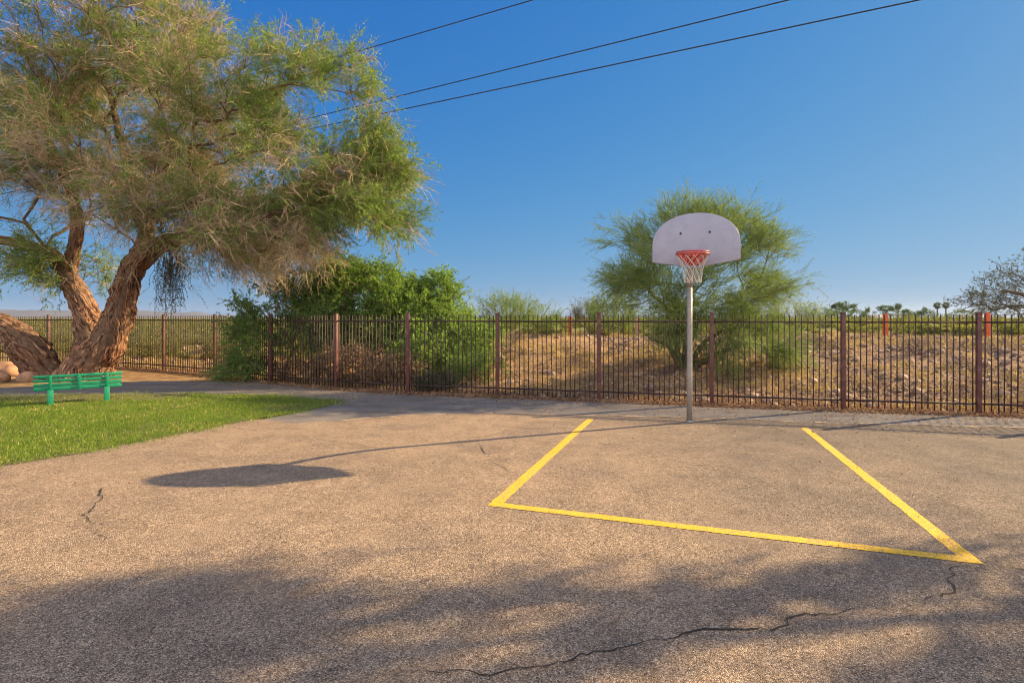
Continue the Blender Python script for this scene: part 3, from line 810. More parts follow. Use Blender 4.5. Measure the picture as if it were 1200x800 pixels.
# ---- palo verde behind the hoop
def palo_verde():
    Y0 = 15.0; base = at(800, 455, Y0); base[2] = tz(base[0], base[1])
    root = empty('palo_verde_tree', base, 'feathery green palo verde tree standing behind the fence and the hoop', 'tree')
    sk = Skel(); b = sk.add(base - up * .1, -1, .10)
    for x, y, dy in ((760, 395, .2), (785, 380, -.3), (800, 370, .3), (818, 375, 0), (850, 385, -.2), (880, 400, .2)):
        p = at(x, y, Y0 + dy); m_ = base * .45 + p * .55 + np.array([0, 0, .1]) + rng.normal(size=3) * .05
        sk.limb([m_, p], [.06, .042], b)
    bl = [(800, 288, 0, 42, 36, 1.2, 66, 1), (760, 306, 0, 28, 34, 1.1, 48, 1), (742, 332, 0, 18, 22, .8, 20, .8), (842, 298, 0, 34, 34, 1.1, 48, 1), (885, 300, 0, 22, 28, .9, 24, .8),
          (800, 335, 0, 70, 34, 1.4, 90, 1), (868, 342, 0, 34, 18, 1.1, 34, .8), (790, 385, -.2, 44, 30, 1.0, 56, 1.1), (800, 258, 0, 32, 18, .9, 30, .9), (845, 266, 0, 26, 16, .8, 20, .9), (858, 398, -.3, 50, 34, 1.0, 64, 1.2), (905, 420, -.3, 22, 22, .6, 16, 1.2), (882, 345, 0, 24, 14, .9, 14, .8)]
    T = []; par = []
    for x, y, dy, rx, ry, rz, n, lf in bl:
        k = (Y0 + dy) / F; q = clumped(at(x, y, Y0 + dy), (rx * k, rz, ry * k), n, .1, 7, .2); T.append(q); par += [lf] * n
    T = np.concatenate(T); par = np.array(par); tips = []
    for j in np.argsort(np.linalg.norm(T - base, axis=1)):
        if T[j][2] < tz(T[j][0], T[j][1]) + .15: continue
        tips.append((sk.reach(T[j], .3, .35, .04, .12, 1), j))
    sk.radii(.006, 2.3); branches_mesh(sk, 'branches', M['pv_bark'], root, False)
    ti = np.array([a for a, _ in tips]); lf = par[[b_ for _, b_ in tips]]
    Tp = sk.p[ti]; o2 = Tp - at(805, 360, Y0); o2[:, 2] *= .6; o2 /= np.linalg.norm(o2, axis=1, keepdims=True)
    Od = sk.dir[ti] * .6 + o2 * .7
    mt = MB(); ml = MB()
    P = sprays(mt, Tp, Od, 4, (.35, 1.0), .007, .45, .2, .2, 6, .03)
    Q = twiglets(mt, P, 8, (.15, .42), .0042, open_=.5)
    leaf_twigs(ml, Q, 4, (.04, .09), (.008, .015), .1, .5, .1)
    low = lf > 1.05
    P = sprays(mt, Tp[low], Od[low], 8, (.25, .6), .005, .8, .2, .1, 5, .03)
    leaf_twigs(ml, P, 12, (.05, .10), (.012, .024), .1, .8, .2)
    mt.build('twigs', M['pv_twig'], root); ml.build('foliage', M['pv_leaf'], root)
rng = np.random.default_rng(13)
palo_verde()

# ---- leafy bushes
def bush(name, label, cat, base, blobs, leaf, twig, n_tw=7, per=14, L=(.05, .09), W=(.022, .042), group=None, bark='branch', tl=(.25, .6), droop=.25, tip=.006, upb=.25, spread=.9, stems=5, bf=.3):
    """blobs: world centre, radii, targets"""
    root = empty(name, base, label, cat, group)
    sk = Skel(); b = sk.add(np.asarray(base) - up * .1, -1, .05)
    T = np.concatenate([blob_points(c, r, n, .15) for c, r, n in blobs])
    gz = terrain_z(T[:, 0], T[:, 1], False); T[:, 2] = np.maximum(T[:, 2], gz + .12)
    ids = []
    for j in np.argsort(np.linalg.norm(T - base, axis=1)): ids.append(sk.reach(T[j], bf, .3, .04, .12))
    sk.radii(tip, 2.3); branches_mesh(sk, 'stems', M[bark], root, False, 5)
    Tp = sk.p[ids]; c = T.mean(0); c[2] = min(c[2], base[2] + .3); o2 = Tp - c; o2 /= np.linalg.norm(o2, axis=1, keepdims=True) + 1e-6
    mt = MB(); ml = MB()
    P = sprays(mt, Tp, sk.dir[ids] * .4 + o2 * .7, n_tw, tl, tip * .8, spread, droop, upb, 5, .04)
    if per: leaf_twigs(ml, P, per, L, W, .08, 1.0, .1)
    mt.build('twigs', M[twig], root)
    if per: ml.build('foliage', M[leaf], root)
    return root

def pxblob(x, y, Y, rx, ry, rz, n):
    k = Y / F; return (at(x, y, Y), (rx * k, rz, ry * k), n)
def gbase(x, Y):
    X = (x - HX) / F * Y; return np.array([X, Y, tz(X, Y)])

rng = np.random.default_rng(16)
bush('leafy_shrub', 'tall dark green shrub pushing through the fence below the mesquite crown', 'shrub', gbase(335, 15.6),
     [pxblob(330, 375, 15.9, 52, 45, .8, 64), pxblob(300, 405, 15.6, 32, 32, .5, 24), pxblob(355, 340, 16.0, 46, 24, .8, 60), pxblob(378, 390, 15.5, 30, 36, .6, 40), pxblob(285, 372, 15.8, 22, 26, .5, 18)], 'dark_leaf', 'dark_twig', 8, 14)
bush('leafy_shrub', 'big bright green broad shrub behind the fence, tallest of the leafy mass', 'shrub', gbase(440, 16.6),
     [pxblob(425, 350, 16.5, 58, 40, 1.2, 180), pxblob(400, 325, 16.6, 36, 20, .9, 60), pxblob(470, 370, 16.2, 45, 36, 1.0, 120), pxblob(440, 395, 15.8, 60, 22, .8, 90), pxblob(465, 340, 16.6, 26, 18, .8, 40), pxblob(378, 370, 16.2, 36, 30, .8, 70)], 'bush_leaf', 'dark_twig', 9, 16)
bush('leafy_shrub', 'round topped green shrub at the right end of the leafy mass', 'shrub', gbase(520, 17.0),
     [pxblob(514, 345, 17.0, 26, 24, .8, 80), pxblob(522, 385, 16.8, 38, 28, .9, 110), pxblob(552, 402, 16.0, 32, 26, .7, 60), pxblob(500, 415, 15.2, 40, 20, .6, 60)], 'bush_leaf', 'dark_twig', 9, 15)
bush('dry_shrub', 'dead brown twiggy shrub under the green shrubs, hard behind the fence', 'shrub', gbase(430, 14.8),
     [pxblob(405, 425, 14.9, 34, 18, .35, 60), pxblob(455, 435, 14.6, 42, 16, .35, 70), pxblob(350, 432, 15.8, 34, 12, .3, 40)], 'dry_leaf', 'tan_twig', 9, 6, (.04, .08), (.02, .04), droop=.3, tip=.007)
bush('weed_clump', 'grey green weed clump at the foot of the fence left of centre', 'weed', gbase(512, 13.6),
     [pxblob(512, 448, 13.6, 24, 8, .25, 40)], 'mistletoe', 'grey_twig', 8, 10, (.03, .07), (.015, .03), tl=(.12, .3))
bush('weed_clump', 'low green weed clump behind the pickets beside the dead brown shrub', 'weed', gbase(555, 14.6),
     [pxblob(560, 430, 14.6, 34, 14, .5, 50)], 'bush_leaf', 'grey_twig', 8, 10, (.03, .07), (.015, .03), tl=(.15, .35))
bush('ground_shrub', 'low dark green shrub at the path edge under the fence below the mesquite', 'shrub', gbase(290, 15.9) * np.array([1, 1, 0]),
     [pxblob(285, 430, 15.7, 20, 10, .4, 30), pxblob(262, 435, 15.9, 12, 5, .3, 12)], 'dark_leaf', 'dark_twig', 8, 12)
# feathery desert shrubs on the rise
spec = [(592, 24.0, 34, 21, 40, 'pale feathery green shrub on the rise right of the leafy mass', 'pv_leaf', 'pv_twig', 100),
        (632, 27.0, 20, 14, 26, 'small feathery shrub on the crest left of the pink marker post', 'pv_leaf', 'pv_twig', 46),
        (690, 26.0, 18, 14, 28, 'dark spindly shrub on the crest above the sandy mound', 'scrub_leaf', 'grey_twig', 40),
        (718, 23.0, 26, 17, 34, 'grey green shrub left of the palo verde tree', 'pv_leaf', 'pv_twig', 70),
        (938, 22.0, 30, 14, 26, 'wispy grey green shrub right of the palo verde tree', 'pv_leaf', 'grey_twig', 50)]
for x, Y, rx, ry, h, lab, lf, tw, n in spec:
    b = gbase(x, Y); k = Y / F; c = b + up * (h * k * .62)
    bush('desert_shrub', lab, 'shrub', b, [(c, (rx * k, rx * k * .8, h * k * .5), n)], lf, tw, 8, 6, (.06, .12), (.018, .035), tl=(.35, .85), droop=.1, upb=.7, spread=.5, bark='grey_bark')
for x, Y, w, lab in ((728, 17.0, .35, 'small bare dark bush on the sandy mound beside the fence post'), (604, 19, .3, 'tiny bare bush halfway up the sandy mound'), (1072, 15.5, .3, 'small bare bush on the rubble slope between the orange posts')):
    b = gbase(x, Y); bush('bare_bush', lab, 'bush', b, [(b + up * w * .6, (w, w, w * .5), 22)], None, 'dark_twig', 6, 0, tl=(.12, .3), droop=.05, upb=.4, bark='grey_bark')

# bare grey tree at the right edge
def grey_tree():
    Y0 = 21.0; base = gbase(1228, Y0)
    root = empty('bare_tree', base, 'thinly leaved grey branching tree cut by the right edge beyond the fence', 'tree')
    sk = Skel(); b = sk.add(base - up * .1, -1, .17); ids = sk.limb([at(1226, 385, Y0), at(1220, 365, Y0)], [.14, .12], b)
    sk.limb([at(1200, 345, Y0 - .3), at(1175, 340, Y0 - .4)], [.08, .05], ids[1]); sk.limb([at(1245, 335, Y0)], [.08], ids[1])
    T = np.concatenate([blob_points(*pxblob(1192, 335, Y0, 42, 26, 1.3, 1)[:2], 80), blob_points(*pxblob(1150, 353, Y0, 30, 14, 1.0, 1)[:2], 40), blob_points(*pxblob(1235, 320, Y0, 48, 38, 1.6, 1)[:2], 90), blob_points(*pxblob(1205, 362, Y0, 50, 10, 1.3, 1)[:2], 50)])
    tips = [sk.reach(T[j], .3, .35, .07, .05, 1) for j in np.argsort(np.linalg.norm(T - base, axis=1))]
    sk.radii(.008, 2.2); branches_mesh(sk, 'branches', M['grey_bark'], root, False)
    mt = MB(); ml = MB(); P = sprays(mt, sk.p[tips], sk.dir[tips] * .7, 5, (.2, .6), .006, .8, .15, .05, 5, .06)
    leaf_twigs(ml, P, 5, (.05, .1), (.02, .04), .2, 1, .1)
    mt.build('twigs', M['grey_twig'], root); ml.build('foliage', M['mistletoe'], root)
rng = np.random.default_rng(14)
grey_tree()

# tall tree off to the right: its crown throws the dappled shade over the foreground
SUN_AZ, SUN_EL = R(22.3), R(25.2)
sd = np.array([math.cos(SUN_AZ), math.sin(SUN_AZ), 0]); kz = 1 / math.tan(SUN_EL)
def shade_tree():
    base = np.array([15.0, 8.2, 0.0])
    root = empty('shade_tree', base, 'large spreading tree past the right edge that throws dappled shade on the court', 'tree')
    sk = Skel(); ids = sk.limb([base - up * .1, base + np.array([-.1, .1, 1.6]), base + np.array([-.3, 0, 3.4])], [.4, .32, .26])
    # (ground shadow centre X,Y, radius along the sun line, radius across, height, targets)
    sh = [(4.3, 2.95, .9, .22, 6.0, 30), (3.5, 2.8, .9, .2, 6.2, 24), (-2.3, 2.8, 1.4, .35, 8.0, 56), (-3.4, 2.9, 1.6, .50, 8.4, 90), (-1.4, 2.85, 1.4, .45, 7.6, 60), (.5, 3.0, 1.4, .40, 7.0, 44), (2.3, 3.85, 1.0, .16, 6.2, 30), (3.2, 2.9, 1.5, .35, 6.4, 40),
          (-2.4, 2.0, 2.3, .5, 7.6, 60), (1.2, 2.0, 2.2, .45, 6.8, 44), (4.6, 3.9, 1.1, .35, 5.4, 30), (-.2, 3.55, 1.0, .14, 7.2, 20), (5.5, 2.6, 2.0, .6, 5.6, 44), (-4.5, 2.2, 1.8, .7, 8.4, 60),
          (1.5, 3.35, .9, .14, 7, 18), (0, .5, 4, 1.0, 7, 60), (5, .5, 4, 1.2, 6, 50), (-3.2, 2.2, 1.6, .5, 8, 50), (2.9, 2.0, 1.8, .4, 6.4, 30), (3.6, 3.5, .8, .12, 6.0, 16), (-2.6, 3.4, 1.0, .13, 8, 18)]
    T = []
    cr = np.array([-sd[1], sd[0], 0])
    for gx_, gy_, ra, rc, z, n in sh:
        q = clumped(np.zeros(3), np.array([1.15, 1.0, 1.0]), max(6, int(n * .5)), .05, 9, .085)
        for a, b, c in q:
            hz = z + c * 1.1
            g = np.array([gx_, gy_, 0]) + sd * a * ra + cr * b * rc
            T.append(g + sd * hz * kz + up * hz)
    T = np.array(T); T = T[(T[:, 0] / T[:, 1]) > .99]
    tips = [sk.reach(T[j], .3, .5, .06, .05) for j in np.argsort(np.linalg.norm(T - sk.p[2], axis=1))]
    sk.radii(.008, 2.4); sk.rad[:sk.n] = np.minimum(sk.rad[:sk.n], .4); branches_mesh(sk, 'branches', M['branch'], root, False)
    mt = MB(); ml = MB(); P = sprays(mt, sk.p[tips], sk.dir[tips] * .5, 7, (.25, .65), .005, .9, .3, 0, 5, .05)
    leaf_twigs(ml, P, 12, (.06, .12), (.025, .045), .1, 1, .2)
    mt.build('twigs', M['grey_twig'], root); ml.build('foliage', M['bush_leaf'], root)
rng = np.random.default_rng(35)
shade_tree()

# ------------------------------------------------------------------ desert beyond the fence
def scrub_mass():
    """low creosote and brittlebush that runs together over the plain"""
    n = 2600; X = []; Yv = []
    Yd = 19 * np.exp(rng.random(n * 3) * math.log(260 / 19.)); u = rng.uniform(-1.05, 1.05, n * 3); Xd = u * Yd
    t = Yd - fence_y(Xd)
    keep = (t > np.where(Xd < -6, 2.5, 10.0)) & (rng.random(n * 3) < np.where(Xd < -6, 1, .45))
    Xd = Xd[keep][:n]; Yd = Yd[keep][:n]; z = terrain_z(Xd, Yd, False)
    ml = MB()
    hgt = rng.uniform(.25, .75, len(Xd)) * np.clip(Yd / 40, .8, 1.7); hgt *= np.where((Xd > -6) & (Yd < 60), .62, 1)
    per = np.where(Yd < 40, 260, np.where(Yd < 90, 120, 50))
    B = []; D = []; Ls = []
    for x, y, zz, h, p in zip(Xd, Yd, z, hgt, per):
        d = rng.normal(size=(p, 3)); d[:, 2] = np.abs(d[:, 2]) + .35; d /= np.linalg.norm(d, axis=1, keepdims=True)
        r = h * rng.uniform(.15, .9, p)[:, None]
        B.append(np.array([x, y, zz]) + d * r * np.array([1.25, 1.25, 1.0])); D.append(d); Ls.append(np.full(p, .10 if y < 40 else .2 if y < 90 else .38) * rng.uniform(.6, 1.3, p))
    B = np.concatenate(B); D = np.concatenate(D); Ls = np.concatenate(Ls)
    D = D + rng.normal(size=D.shape) * .35; D /= np.linalg.norm(D, axis=1, keepdims=True)
    ml.leaves(B, D, Ls, Ls * .42)
    tag(ml.build('desert_scrub', M['scrub_leaf']), kind='stuff')
scrub_mass()

def brush_debris():
    n = 26000; X = rng.uniform(-4, 17, n); Y = fence_y(X) + rng.uniform(.1, 9.5, n)
    w = vnoise(X, Y, .7, 41) + .7 * vnoise(X, Y, 2.3, 51); k = rng.random(n) < np.clip(.22 + 1.5 * w, .02, 1); X, Y = X[k], Y[k]; n = len(X)
    P0 = np.stack([X, Y, terrain_z(X, Y) + .01], 1); d = rng.normal(size=(n, 3)); d[:, 2] = np.abs(d[:, 2]) * .55 + .05; d /= np.linalg.norm(d, axis=1, keepdims=True)
    L = rng.uniform(.08, .35, n)[:, None]; mid = P0 + d * L * .5 + rng.normal(size=(n, 3)) * .02
    mb = MB(); mb.tubes(np.stack([P0, mid, P0 + d * L], 1), np.tile([.006, .005, .003], (n, 1)), 3)
    tag(mb.build('brush_debris', M['dark_twig']), kind='stuff')
brush_debris()

def dry_grass():
    n = 60000; X = rng.uniform(-22, 22, n); Y = fence_y(X) + rng.uniform(.25, 14, n) ** 1.0
    w = vnoise(X, Y, .5, 21) + .6 * vnoise(X, Y, 1.9, 31); keep = rng.random(n) < np.clip(.28 + 1.1 * w, .02, 1)
    X, Y = X[keep], Y[keep]; z = terrain_z(X, Y); m = len(X)
    mb = MB()
    k = 6; B = np.repeat(np.stack([X, Y, z - .01], 1), k, 0) + rng.normal(size=(m * k, 3)) * np.array([.03, .03, 0])
    D = rng.normal(size=(m * k, 3)) * .7; D[:, 2] = 1; D /= np.linalg.norm(D, axis=1, keepdims=True)
    mb.leaves(B, D, rng.uniform(.05, .19, m * k), rng.uniform(.006, .012, m * k))
    tag(mb.build('dry_grass', M['straw']), kind='stuff')
    # fallen leaves and twigs along the fence foot and under the shrubs
    n = 30000; X = rng.uniform(-16, 13, n); Y = fence_y(X) + rng.exponential(.55, n) - .35
    z = np.maximum(terrain_z(X, Y), .0) + .012
    D = rng.normal(size=(n, 3)); D[:, 2] = np.abs(D[:, 2]) * .45; D /= np.linalg.norm(D, axis=1, keepdims=True)
    mb = MB(); mb.leaves(np.stack([X, Y, z], 1), D, rng.uniform(.03, .10, n), rng.uniform(.012, .035, n))
    tag(mb.build('leaf_litter', M['dry_leaf']), kind='stuff')
dry_grass()

# grit and a few fallen leaves on the court
n = 2600; X = rng.uniform(-9, 9, n); Y = rng.uniform(2, 9.5, n) ; k = ~inside(np.stack([X, Y], 1), poly); X, Y = X[k], Y[k]; n = len(X)
D = rng.normal(size=(n, 3)); D[:, 2] = np.abs(D[:, 2]) * .3; D /= np.linalg.norm(D, axis=1, keepdims=True)
mb = MB(); mb.leaves(np.stack([X, Y, np.full(n, .0135)], 1), D, rng.uniform(.008, .026, n), rng.uniform(.005, .012, n))
X = rng.uniform(-9, 14, 5200); Y = fence_y(X) - rng.exponential(.75, 5200) - .05; D = rng.normal(size=(5200, 3)); D[:, 2] = np.abs(D[:, 2]) * .3; D /= np.linalg.norm(D, axis=1, keepdims=True)
mb.leaves(np.stack([X, Y, np.full(5200, .0135)], 1), D, rng.uniform(.02, .06, 5200), rng.uniform(.008, .022, 5200))
tag(mb.build('leaf_grit', M['dry_leaf']), kind='stuff')

# rubble stones on the slope: one mass nobody could count
ICO = None
def ico(sub=1):
    bm = bmesh.new(); bmesh.ops.create_icosphere(bm, subdivisions=sub, radius=1)
    V = np.array([v.co[:] for v in bm.verts]); T = np.array([[v.index for v in f.verts] for f in bm.faces]); bm.free(); return V, T
def rubble():
    V0, T0 = ico(1); n = 5200; mb = MB()
    X = np.concatenate([rng.uniform(3, 16, n * 2 // 3), rng.uniform(-16, 4, n - n * 2 // 3)]); Y = fence_y(X) + rng.uniform(.1, 10, n)
    z = terrain_z(X, Y); s = .018 + rng.exponential(.022, n)
    s = np.minimum(s, .11)
    q = V0[None] * (1 + rng.normal(size=(n, len(V0), 1)) * .22) * (s[:, None] * rng.uniform(.6, 1.3, (n, 3)))[:, None, :] * np.array([1, 1, .7])
    Vv = q + np.stack([X, Y, z + s * .2], 1)[:, None]
    T = T0[None] + (np.arange(n) * len(V0))[:, None, None]
    mb.add(Vv.reshape(-1, 3), T=T.reshape(-1, 3))
    tag(mb.build('rubble', M['stone']), kind='stuff')
rubble()
# boulders beside the leaning stem
V3, T3 = ico(3)
for i, (x, y, s, lab) in enumerate(((12, 433, .34, 'orange boulder lying left of the leaning mesquite stem, biggest of the heap'), (34, 440, .22, 'low orange boulder half hidden behind the leaning mesquite stem'), (-6, 441, .26, 'orange boulder cut by the left edge beside the path'), (24, 424, .2, 'small far boulder at the top of the orange heap'))):
    p = gp(x, y + 6)
    V = V3 * np.array([1.2, 1, .75]) * s
    V = np.array([v * (1 + .35 * noise.noise(Vector(v) * 2.5 / s * .5 + Vector((i * 5, 0, 0))) + .1 * noise.noise(Vector(v) * 14 / s * .3)) for v in V])
    mb = MB(); mb.add(V + p + up * s * .45, T=T3)
    tag(mb.build('boulder', M['rock'], smooth_=True), lab, 'boulder', 'boulders by the mesquite')

# orange marker posts on the crest
M['marker2'] = simple('dull_red_post_paint', (.36, .10, .06), .8, vary=.3); M['marker3'] = simple('faded_pink_post_paint', (.45, .24, .19), .85, vary=.3)
for mk_, (x, Y, top, w, lab) in zip(('marker', 'marker', 'marker2', 'marker3'), ((1037.5, 18.2, 368.5, .125, 'orange red marker post on the crest, between the two right fence posts'), (1157, 18.0, 367, .13, 'orange red marker post on the crest just right of the last fence post'),
                          (668, 21.0, 371, .12, 'dull red marker post on the crest above the sandy mound'), (746, 21.5, 373, .11, 'faded pinkish marker post left of the palo verde'))):
    b = gbase(x, Y); t = at(x, top, Y)[2]
    root = empty('marker_post', b, lab, 'post', 'marker posts on the crest')
    mb = MB(); h = t - b[2] + .15; mb.box(b + up * (h / 2 - .15), (w, w * .8, h)); mb.build('shaft', M[mk_], root, bevel=.01)
    mb = MB(); mb.box(b + up * (h - .15 + .012), (w * .9, w * .7, .024)); mb.build('cap', M[mk_], root, bevel=.006)

# far trees, palms and houses on the horizon
def far_tree(x, Y, wpx, toppx, basepx, lab, domes):
    b = gbase(x, Y); k = Y / F
    root = empty('far_tree', b, lab, 'tree', 'trees on the far horizon')
    top = at(x, toppx, Y)[2]; h = top - b[2]
    mb = MB(); mb.tubes(np.array([b, b + up * h * .4, b + up * h * .75 + np.array([.1, 0, 0])]), np.array([.05, .035, .015]) * h, 7); mb.build('trunk', M['grey_bark'], root, True)
    ml = MB(); B = []; D = []
    for dx, dz, rx, rz, n in domes:
        n = int(n * 1.8); d = clumped(np.zeros(3), np.ones(3), n, .2, 28, .2)
        q = b + np.array([dx * k, 0, dz * h]) + d * np.array([rx * k, rx * k, rz * h])
        B.append(q); D.append(d)
    B = np.concatenate(B); D = np.concatenate(D); ml.leaves(B, D, 1.1 * k * rng.uniform(.8, 2, len(B)), .9 * k)
    ml.build('crown', M['far_leaf'], root)
far_tree(988, 160, 20, 355, 372, 'umbrella shaped dark tree on the horizon, left of the palms', [(-5, .78, 6, .16, 400), (3, .84, 8, .16, 600), (0, .45, 7, .25, 300)])
far_tree(976, 140, 50, 361, 372, 'broad low dark tree on the horizon below the umbrella shaped one', [(-12, .5, 12, .42, 700), (8, .45, 14, .4, 700)])
far_tree(1004, 150, 20, 363, 372, 'small rounded tree on the horizon right of the umbrella shaped one', [(0, .55, 8, .42, 500)])
far_tree(1038, 180, 14, 359, 372, 'flat topped tree on the horizon left of the single palm', [(0, .85, 7, .14, 400), (6, .6, 8, .25, 400)])
far_tree(1062, 190, 14, 364, 372, 'slim ragged tree on the horizon right of the single palm', [(0, .7, 4, .28, 300), (4, .4, 7, .3, 260)])
far_tree(1085, 150, 20, 362, 372, 'pointed bushy tree on the horizon left of the pair of palms', [(0, .6, 4, .4, 260), (-2, .4, 13, .38, 800)])
far_tree(1128, 140, 24, 364, 372, 'low dark bushy tree on the horizon right of the pair of palms', [(0, .5, 16, .45, 800)])
far_tree(1018, 160, 12, 363, 372, 'small dark bush tree on the horizon behind the fence post', [(0, .55, 5, .45, 300)])
def palm(x, Y, toppx, lab):
    b = gbase(x, Y); k = Y / F; h = at(x, toppx, Y)[2] - b[2]; r = 4.3 * k
    root = empty('fan_palm', b, lab, 'palm tree', 'palms on the far horizon')
    mb = MB(); mb.tubes(np.array([b, b + up * h * .5, b + up * (h - r)]), np.array([.42, .30, .26]), 8); mb.build('trunk', M['grey_bark'], root, True)
    ml = MB(); n = 200; d = rng.normal(size=(n, 3)); d /= np.linalg.norm(d, axis=1, keepdims=True)
    c = b + up * (h - r); ml.leaves(c + d * r * .25, d, r * rng.uniform(.6, 1.05, n), r * .13)
    dn = d[:120].copy(); dn[:, 2] = -np.abs(dn[:, 2]) - .6; dn /= np.linalg.norm(dn, axis=1, keepdims=True); ml.leaves(np.repeat(c[None], 120, 0), dn, r * 1.1, r * .14)
    ml.build('fronds', M['far_leaf'], root)
palm(1052.5, 300, 354.5, 'single fan palm on the horizon, leftmost of three palms')
palm(1098.5, 290, 353.5, 'left fan palm of the close pair on the horizon')
palm(1108.5, 300, 353, 'right fan palm of the close pair on the horizon')
for x, Y, w, h, lab in ((1024, 560, 15, 3.0, 'low pale house on the horizon behind the fence post'), (1137, 540, 22, 3.2, 'low white house on the horizon left of the grey tree')):
    b = gbase(x, Y); root = empty('far_house', b, lab, 'house', 'houses on the far horizon')
    mb = MB(); mb.box(b + up * h / 2, (w, 8, h)); mb.build('wall', M['stucco'], root)
    mb = MB(); e = w / 2 + .5; V = [b + np.array(q) for q in ((-e, -4.5, h), (e, -4.5, h), (e, 4.5, h), (-e, 4.5, h), (-e + 1.5, 0, h + .6), (e - 1.5, 0, h + .6))]
    mb.poly(np.array(V), [[0, 1, 5, 4], [2, 3, 4, 5], [1, 2, 5], [3, 0, 4], [3, 2, 1, 0]]); mb.build('roof', M['rooftile'], root)
    for q in (-.25, .2):
        mb = MB(); mb.box(b + np.array([q * w, -4.03, 1.6]), (1.4, .06, 1.1)); mb.build('window', M['bolt'], root)

# mountains low on the horizon
mb = MB(); V = []; Q = []
NA, NR = 260, 7
for i in range(NA):
    a = R(-75) + R(150) * i / (NA - 1); deg = math.degrees(a)
    env = .2 + .8 * float(smooth((-deg - 22) / 12)); env = env if deg < 10 else .12
    hh = (62 * env) * (.75 + .45 * noise.noise((deg * .16, 1, 0)) + .2 * noise.noise((deg * .6, 4, 0)))
    for j in range(NR):
        u = j / (NR - 1); d = 3600 + 1400 * u; z = max(0, hh) * math.sin(math.pi * min(1, u * 1.0)) ** .9 + 12 * noise.noise((deg * .9, u * 5, 3)) * math.sin(math.pi * u)
        V.append((math.sin(a) * d, math.cos(a) * d, z - 2))
Q = [[i * NR + j, (i + 1) * NR + j, (i + 1) * NR + j + 1, i * NR + j + 1] for i in range(NA - 1) for j in range(NR - 1)]
mb.add(V, Q); tag(mb.build('mountains', M['hills'], smooth_=True), kind='structure')

# air: thin even haze that turns the far range blue
hz = MB(); hz.box((0, 0, 49), (12100, 12100, 110))
hm, hnt, hN, hL = new_mat('thin_haze'); ho = hN.new('ShaderNodeOutputMaterial'); pv = hN.new('ShaderNodeVolumePrincipled')
pv.inputs['Color'].default_value = (.72, .82, 1, 1); pv.inputs['Density'].default_value = .00006; pv.inputs['Anisotropy'].default_value = .2
hL.new(pv.outputs[0], ho.inputs['Volume'])
tag(hz.build('haze', hm), kind='stuff')

# ------------------------------------------------------------------ overhead power lines
def wire(a_px, b_px, h, lab, r=.014):
    def pt(x, y): Y = F * (h - H0) / (HY - y); return np.array([(x - HX) / F * Y, Y, h])
    a, b = pt(*a_px), pt(*b_px); d = b - a; d /= np.linalg.norm(d)
    s = np.linspace(-45, 75, 90); P = a + d * s[:, None]
    u = np.linspace(-1, 1, 90); 
    mb = MB(); mb.tubes(P, np.full(90, r), 6)
    tag(mb.build('power_line', M['wire'], smooth_=True), lab, 'power line', 'overhead power lines')
wire((625, 0), (370, 75), 10.6, 'thin black power line highest of the three in the sky')
wire((925, 0), (430, 122), 9.9, 'middle black power line of the three in the sky', .016)
wire((1078, 0), (440, 135), 9.9, 'lowest and thickest black power line in the sky', .018)

# ------------------------------------------------------------------ camera, sun, sky
cam = bpy.data.cameras.new('camera'); co = bpy.data.objects.new('camera', cam); COL.objects.link(co)
co.location = (0, 0, H0); co.rotation_euler = (R(90), 0, 0)
cam.sensor_width = 36; cam.lens = 36 * F / 1200; cam.shift_y = -(400 - HY) / 1200; cam.clip_end = 20000; cam.clip_start = .05
S.camera = co
sl = bpy.data.lights.new('sun', 'SUN'); so = bpy.data.objects.new('sun', sl); COL.objects.link(so)
sl.energy = 5.0; sl.angle = R(.45); sl.color = (1, .75, .42)
to_sun = Vector((math.cos(SUN_AZ) * math.cos(SUN_EL), math.sin(SUN_AZ) * math.cos(SUN_EL), math.sin(SUN_EL)))
so.rotation_euler = to_sun.to_track_quat('Z', 'Y').to_euler(); so.location = (20, 10, 20)
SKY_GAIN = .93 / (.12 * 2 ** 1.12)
FILL_CLOUD = (6.4, 6.1, 5.9, 1)
w = bpy.data.worlds.new('World'); S.world = w; w.use_nodes = True
nt = w.node_tree; nt.nodes.clear()
sky = nt.nodes.new('ShaderNodeTexSky'); sky.sky_type = 'NISHITA'; sky.sun_disc = False
sky.sun_elevation = SUN_EL; sky.sun_rotation = R(90) - SUN_AZ
sky.altitude = 700; sky.air_density = 1.0; sky.dust_density = .6; sky.ozone_density = 4.0
bg = nt.nodes.new('ShaderNodeBackground'); bg.inputs[1].default_value = .12
out = nt.nodes.new('ShaderNodeOutputWorld')
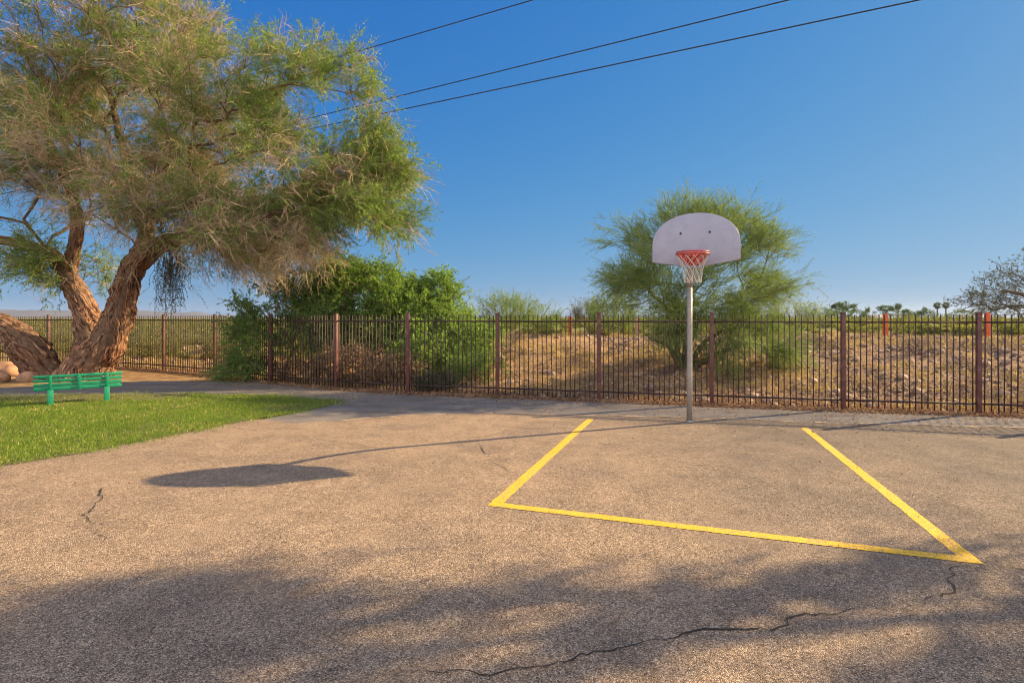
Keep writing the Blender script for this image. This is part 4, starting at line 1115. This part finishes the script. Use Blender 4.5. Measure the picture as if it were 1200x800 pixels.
# soften the bright end of the sky and deepen its blue; an unseen cloud bank is added behind the camera as fill for the shade
def W_(t, **kw):
    nd = nt.nodes.new(t)
    for a, b in kw.items(): setattr(nd, a, b)
    return nd
def wm(op, a, b=0.0, clamp=False):
    nd = W_('ShaderNodeMath', operation=op, use_clamp=clamp)
    for sock, v in zip(nd.inputs, (a, b)):
        if isinstance(v, bpy.types.NodeSocket): nt.links.new(v, sock)
        else: sock.default_value = v
    return nd.outputs[0]
sp = W_('ShaderNodeSeparateColor'); nt.links.new(sky.outputs[0], sp.inputs[0])
cb = W_('ShaderNodeCombineColor')
for ch, (k_, mul, pw) in enumerate(((2.2, 2.75, 2.2), (3.6, .92, 1.08), (5.6, .76, .38))):
    v = wm('DIVIDE', sp.outputs[ch], wm('ADD', wm('DIVIDE', sp.outputs[ch], k_), 1.0))
    v = wm('MULTIPLY', wm('POWER', wm('MULTIPLY', v, .2018), pw), mul * SKY_GAIN)
    nt.links.new(v, cb.inputs[ch])
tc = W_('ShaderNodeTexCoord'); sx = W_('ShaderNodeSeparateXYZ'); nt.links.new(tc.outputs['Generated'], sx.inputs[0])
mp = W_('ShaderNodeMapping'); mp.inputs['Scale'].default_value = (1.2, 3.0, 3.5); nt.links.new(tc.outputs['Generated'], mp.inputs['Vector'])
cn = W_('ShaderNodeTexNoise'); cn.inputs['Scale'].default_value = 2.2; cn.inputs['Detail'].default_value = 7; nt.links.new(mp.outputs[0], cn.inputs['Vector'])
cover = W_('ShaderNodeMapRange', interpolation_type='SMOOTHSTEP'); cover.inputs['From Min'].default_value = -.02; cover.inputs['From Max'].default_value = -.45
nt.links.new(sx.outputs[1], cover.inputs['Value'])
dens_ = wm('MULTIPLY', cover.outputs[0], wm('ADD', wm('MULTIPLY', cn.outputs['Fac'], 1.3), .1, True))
hs = W_('ShaderNodeMix', data_type='RGBA'); nt.links.new(dens_, hs.inputs[0]); nt.links.new(cb.outputs[0], hs.inputs[6]); hs.inputs[7].default_value = FILL_CLOUD
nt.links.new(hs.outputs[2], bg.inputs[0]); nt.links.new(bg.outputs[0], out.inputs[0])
S.view_settings.view_transform = 'Standard'; S.view_settings.look = 'None'; S.view_settings.exposure = 1.27; S.view_settings.gamma = 1
S.view_settings.use_curve_mapping = False
S.cycles.filter_width = 1.0
S.cycles.max_bounces = 6; S.cycles.diffuse_bounces = 3; S.cycles.transmission_bounces = 4; S.cycles.transparent_max_bounces = 4
S.cycles.caustics_reflective = False; S.cycles.caustics_refractive = False
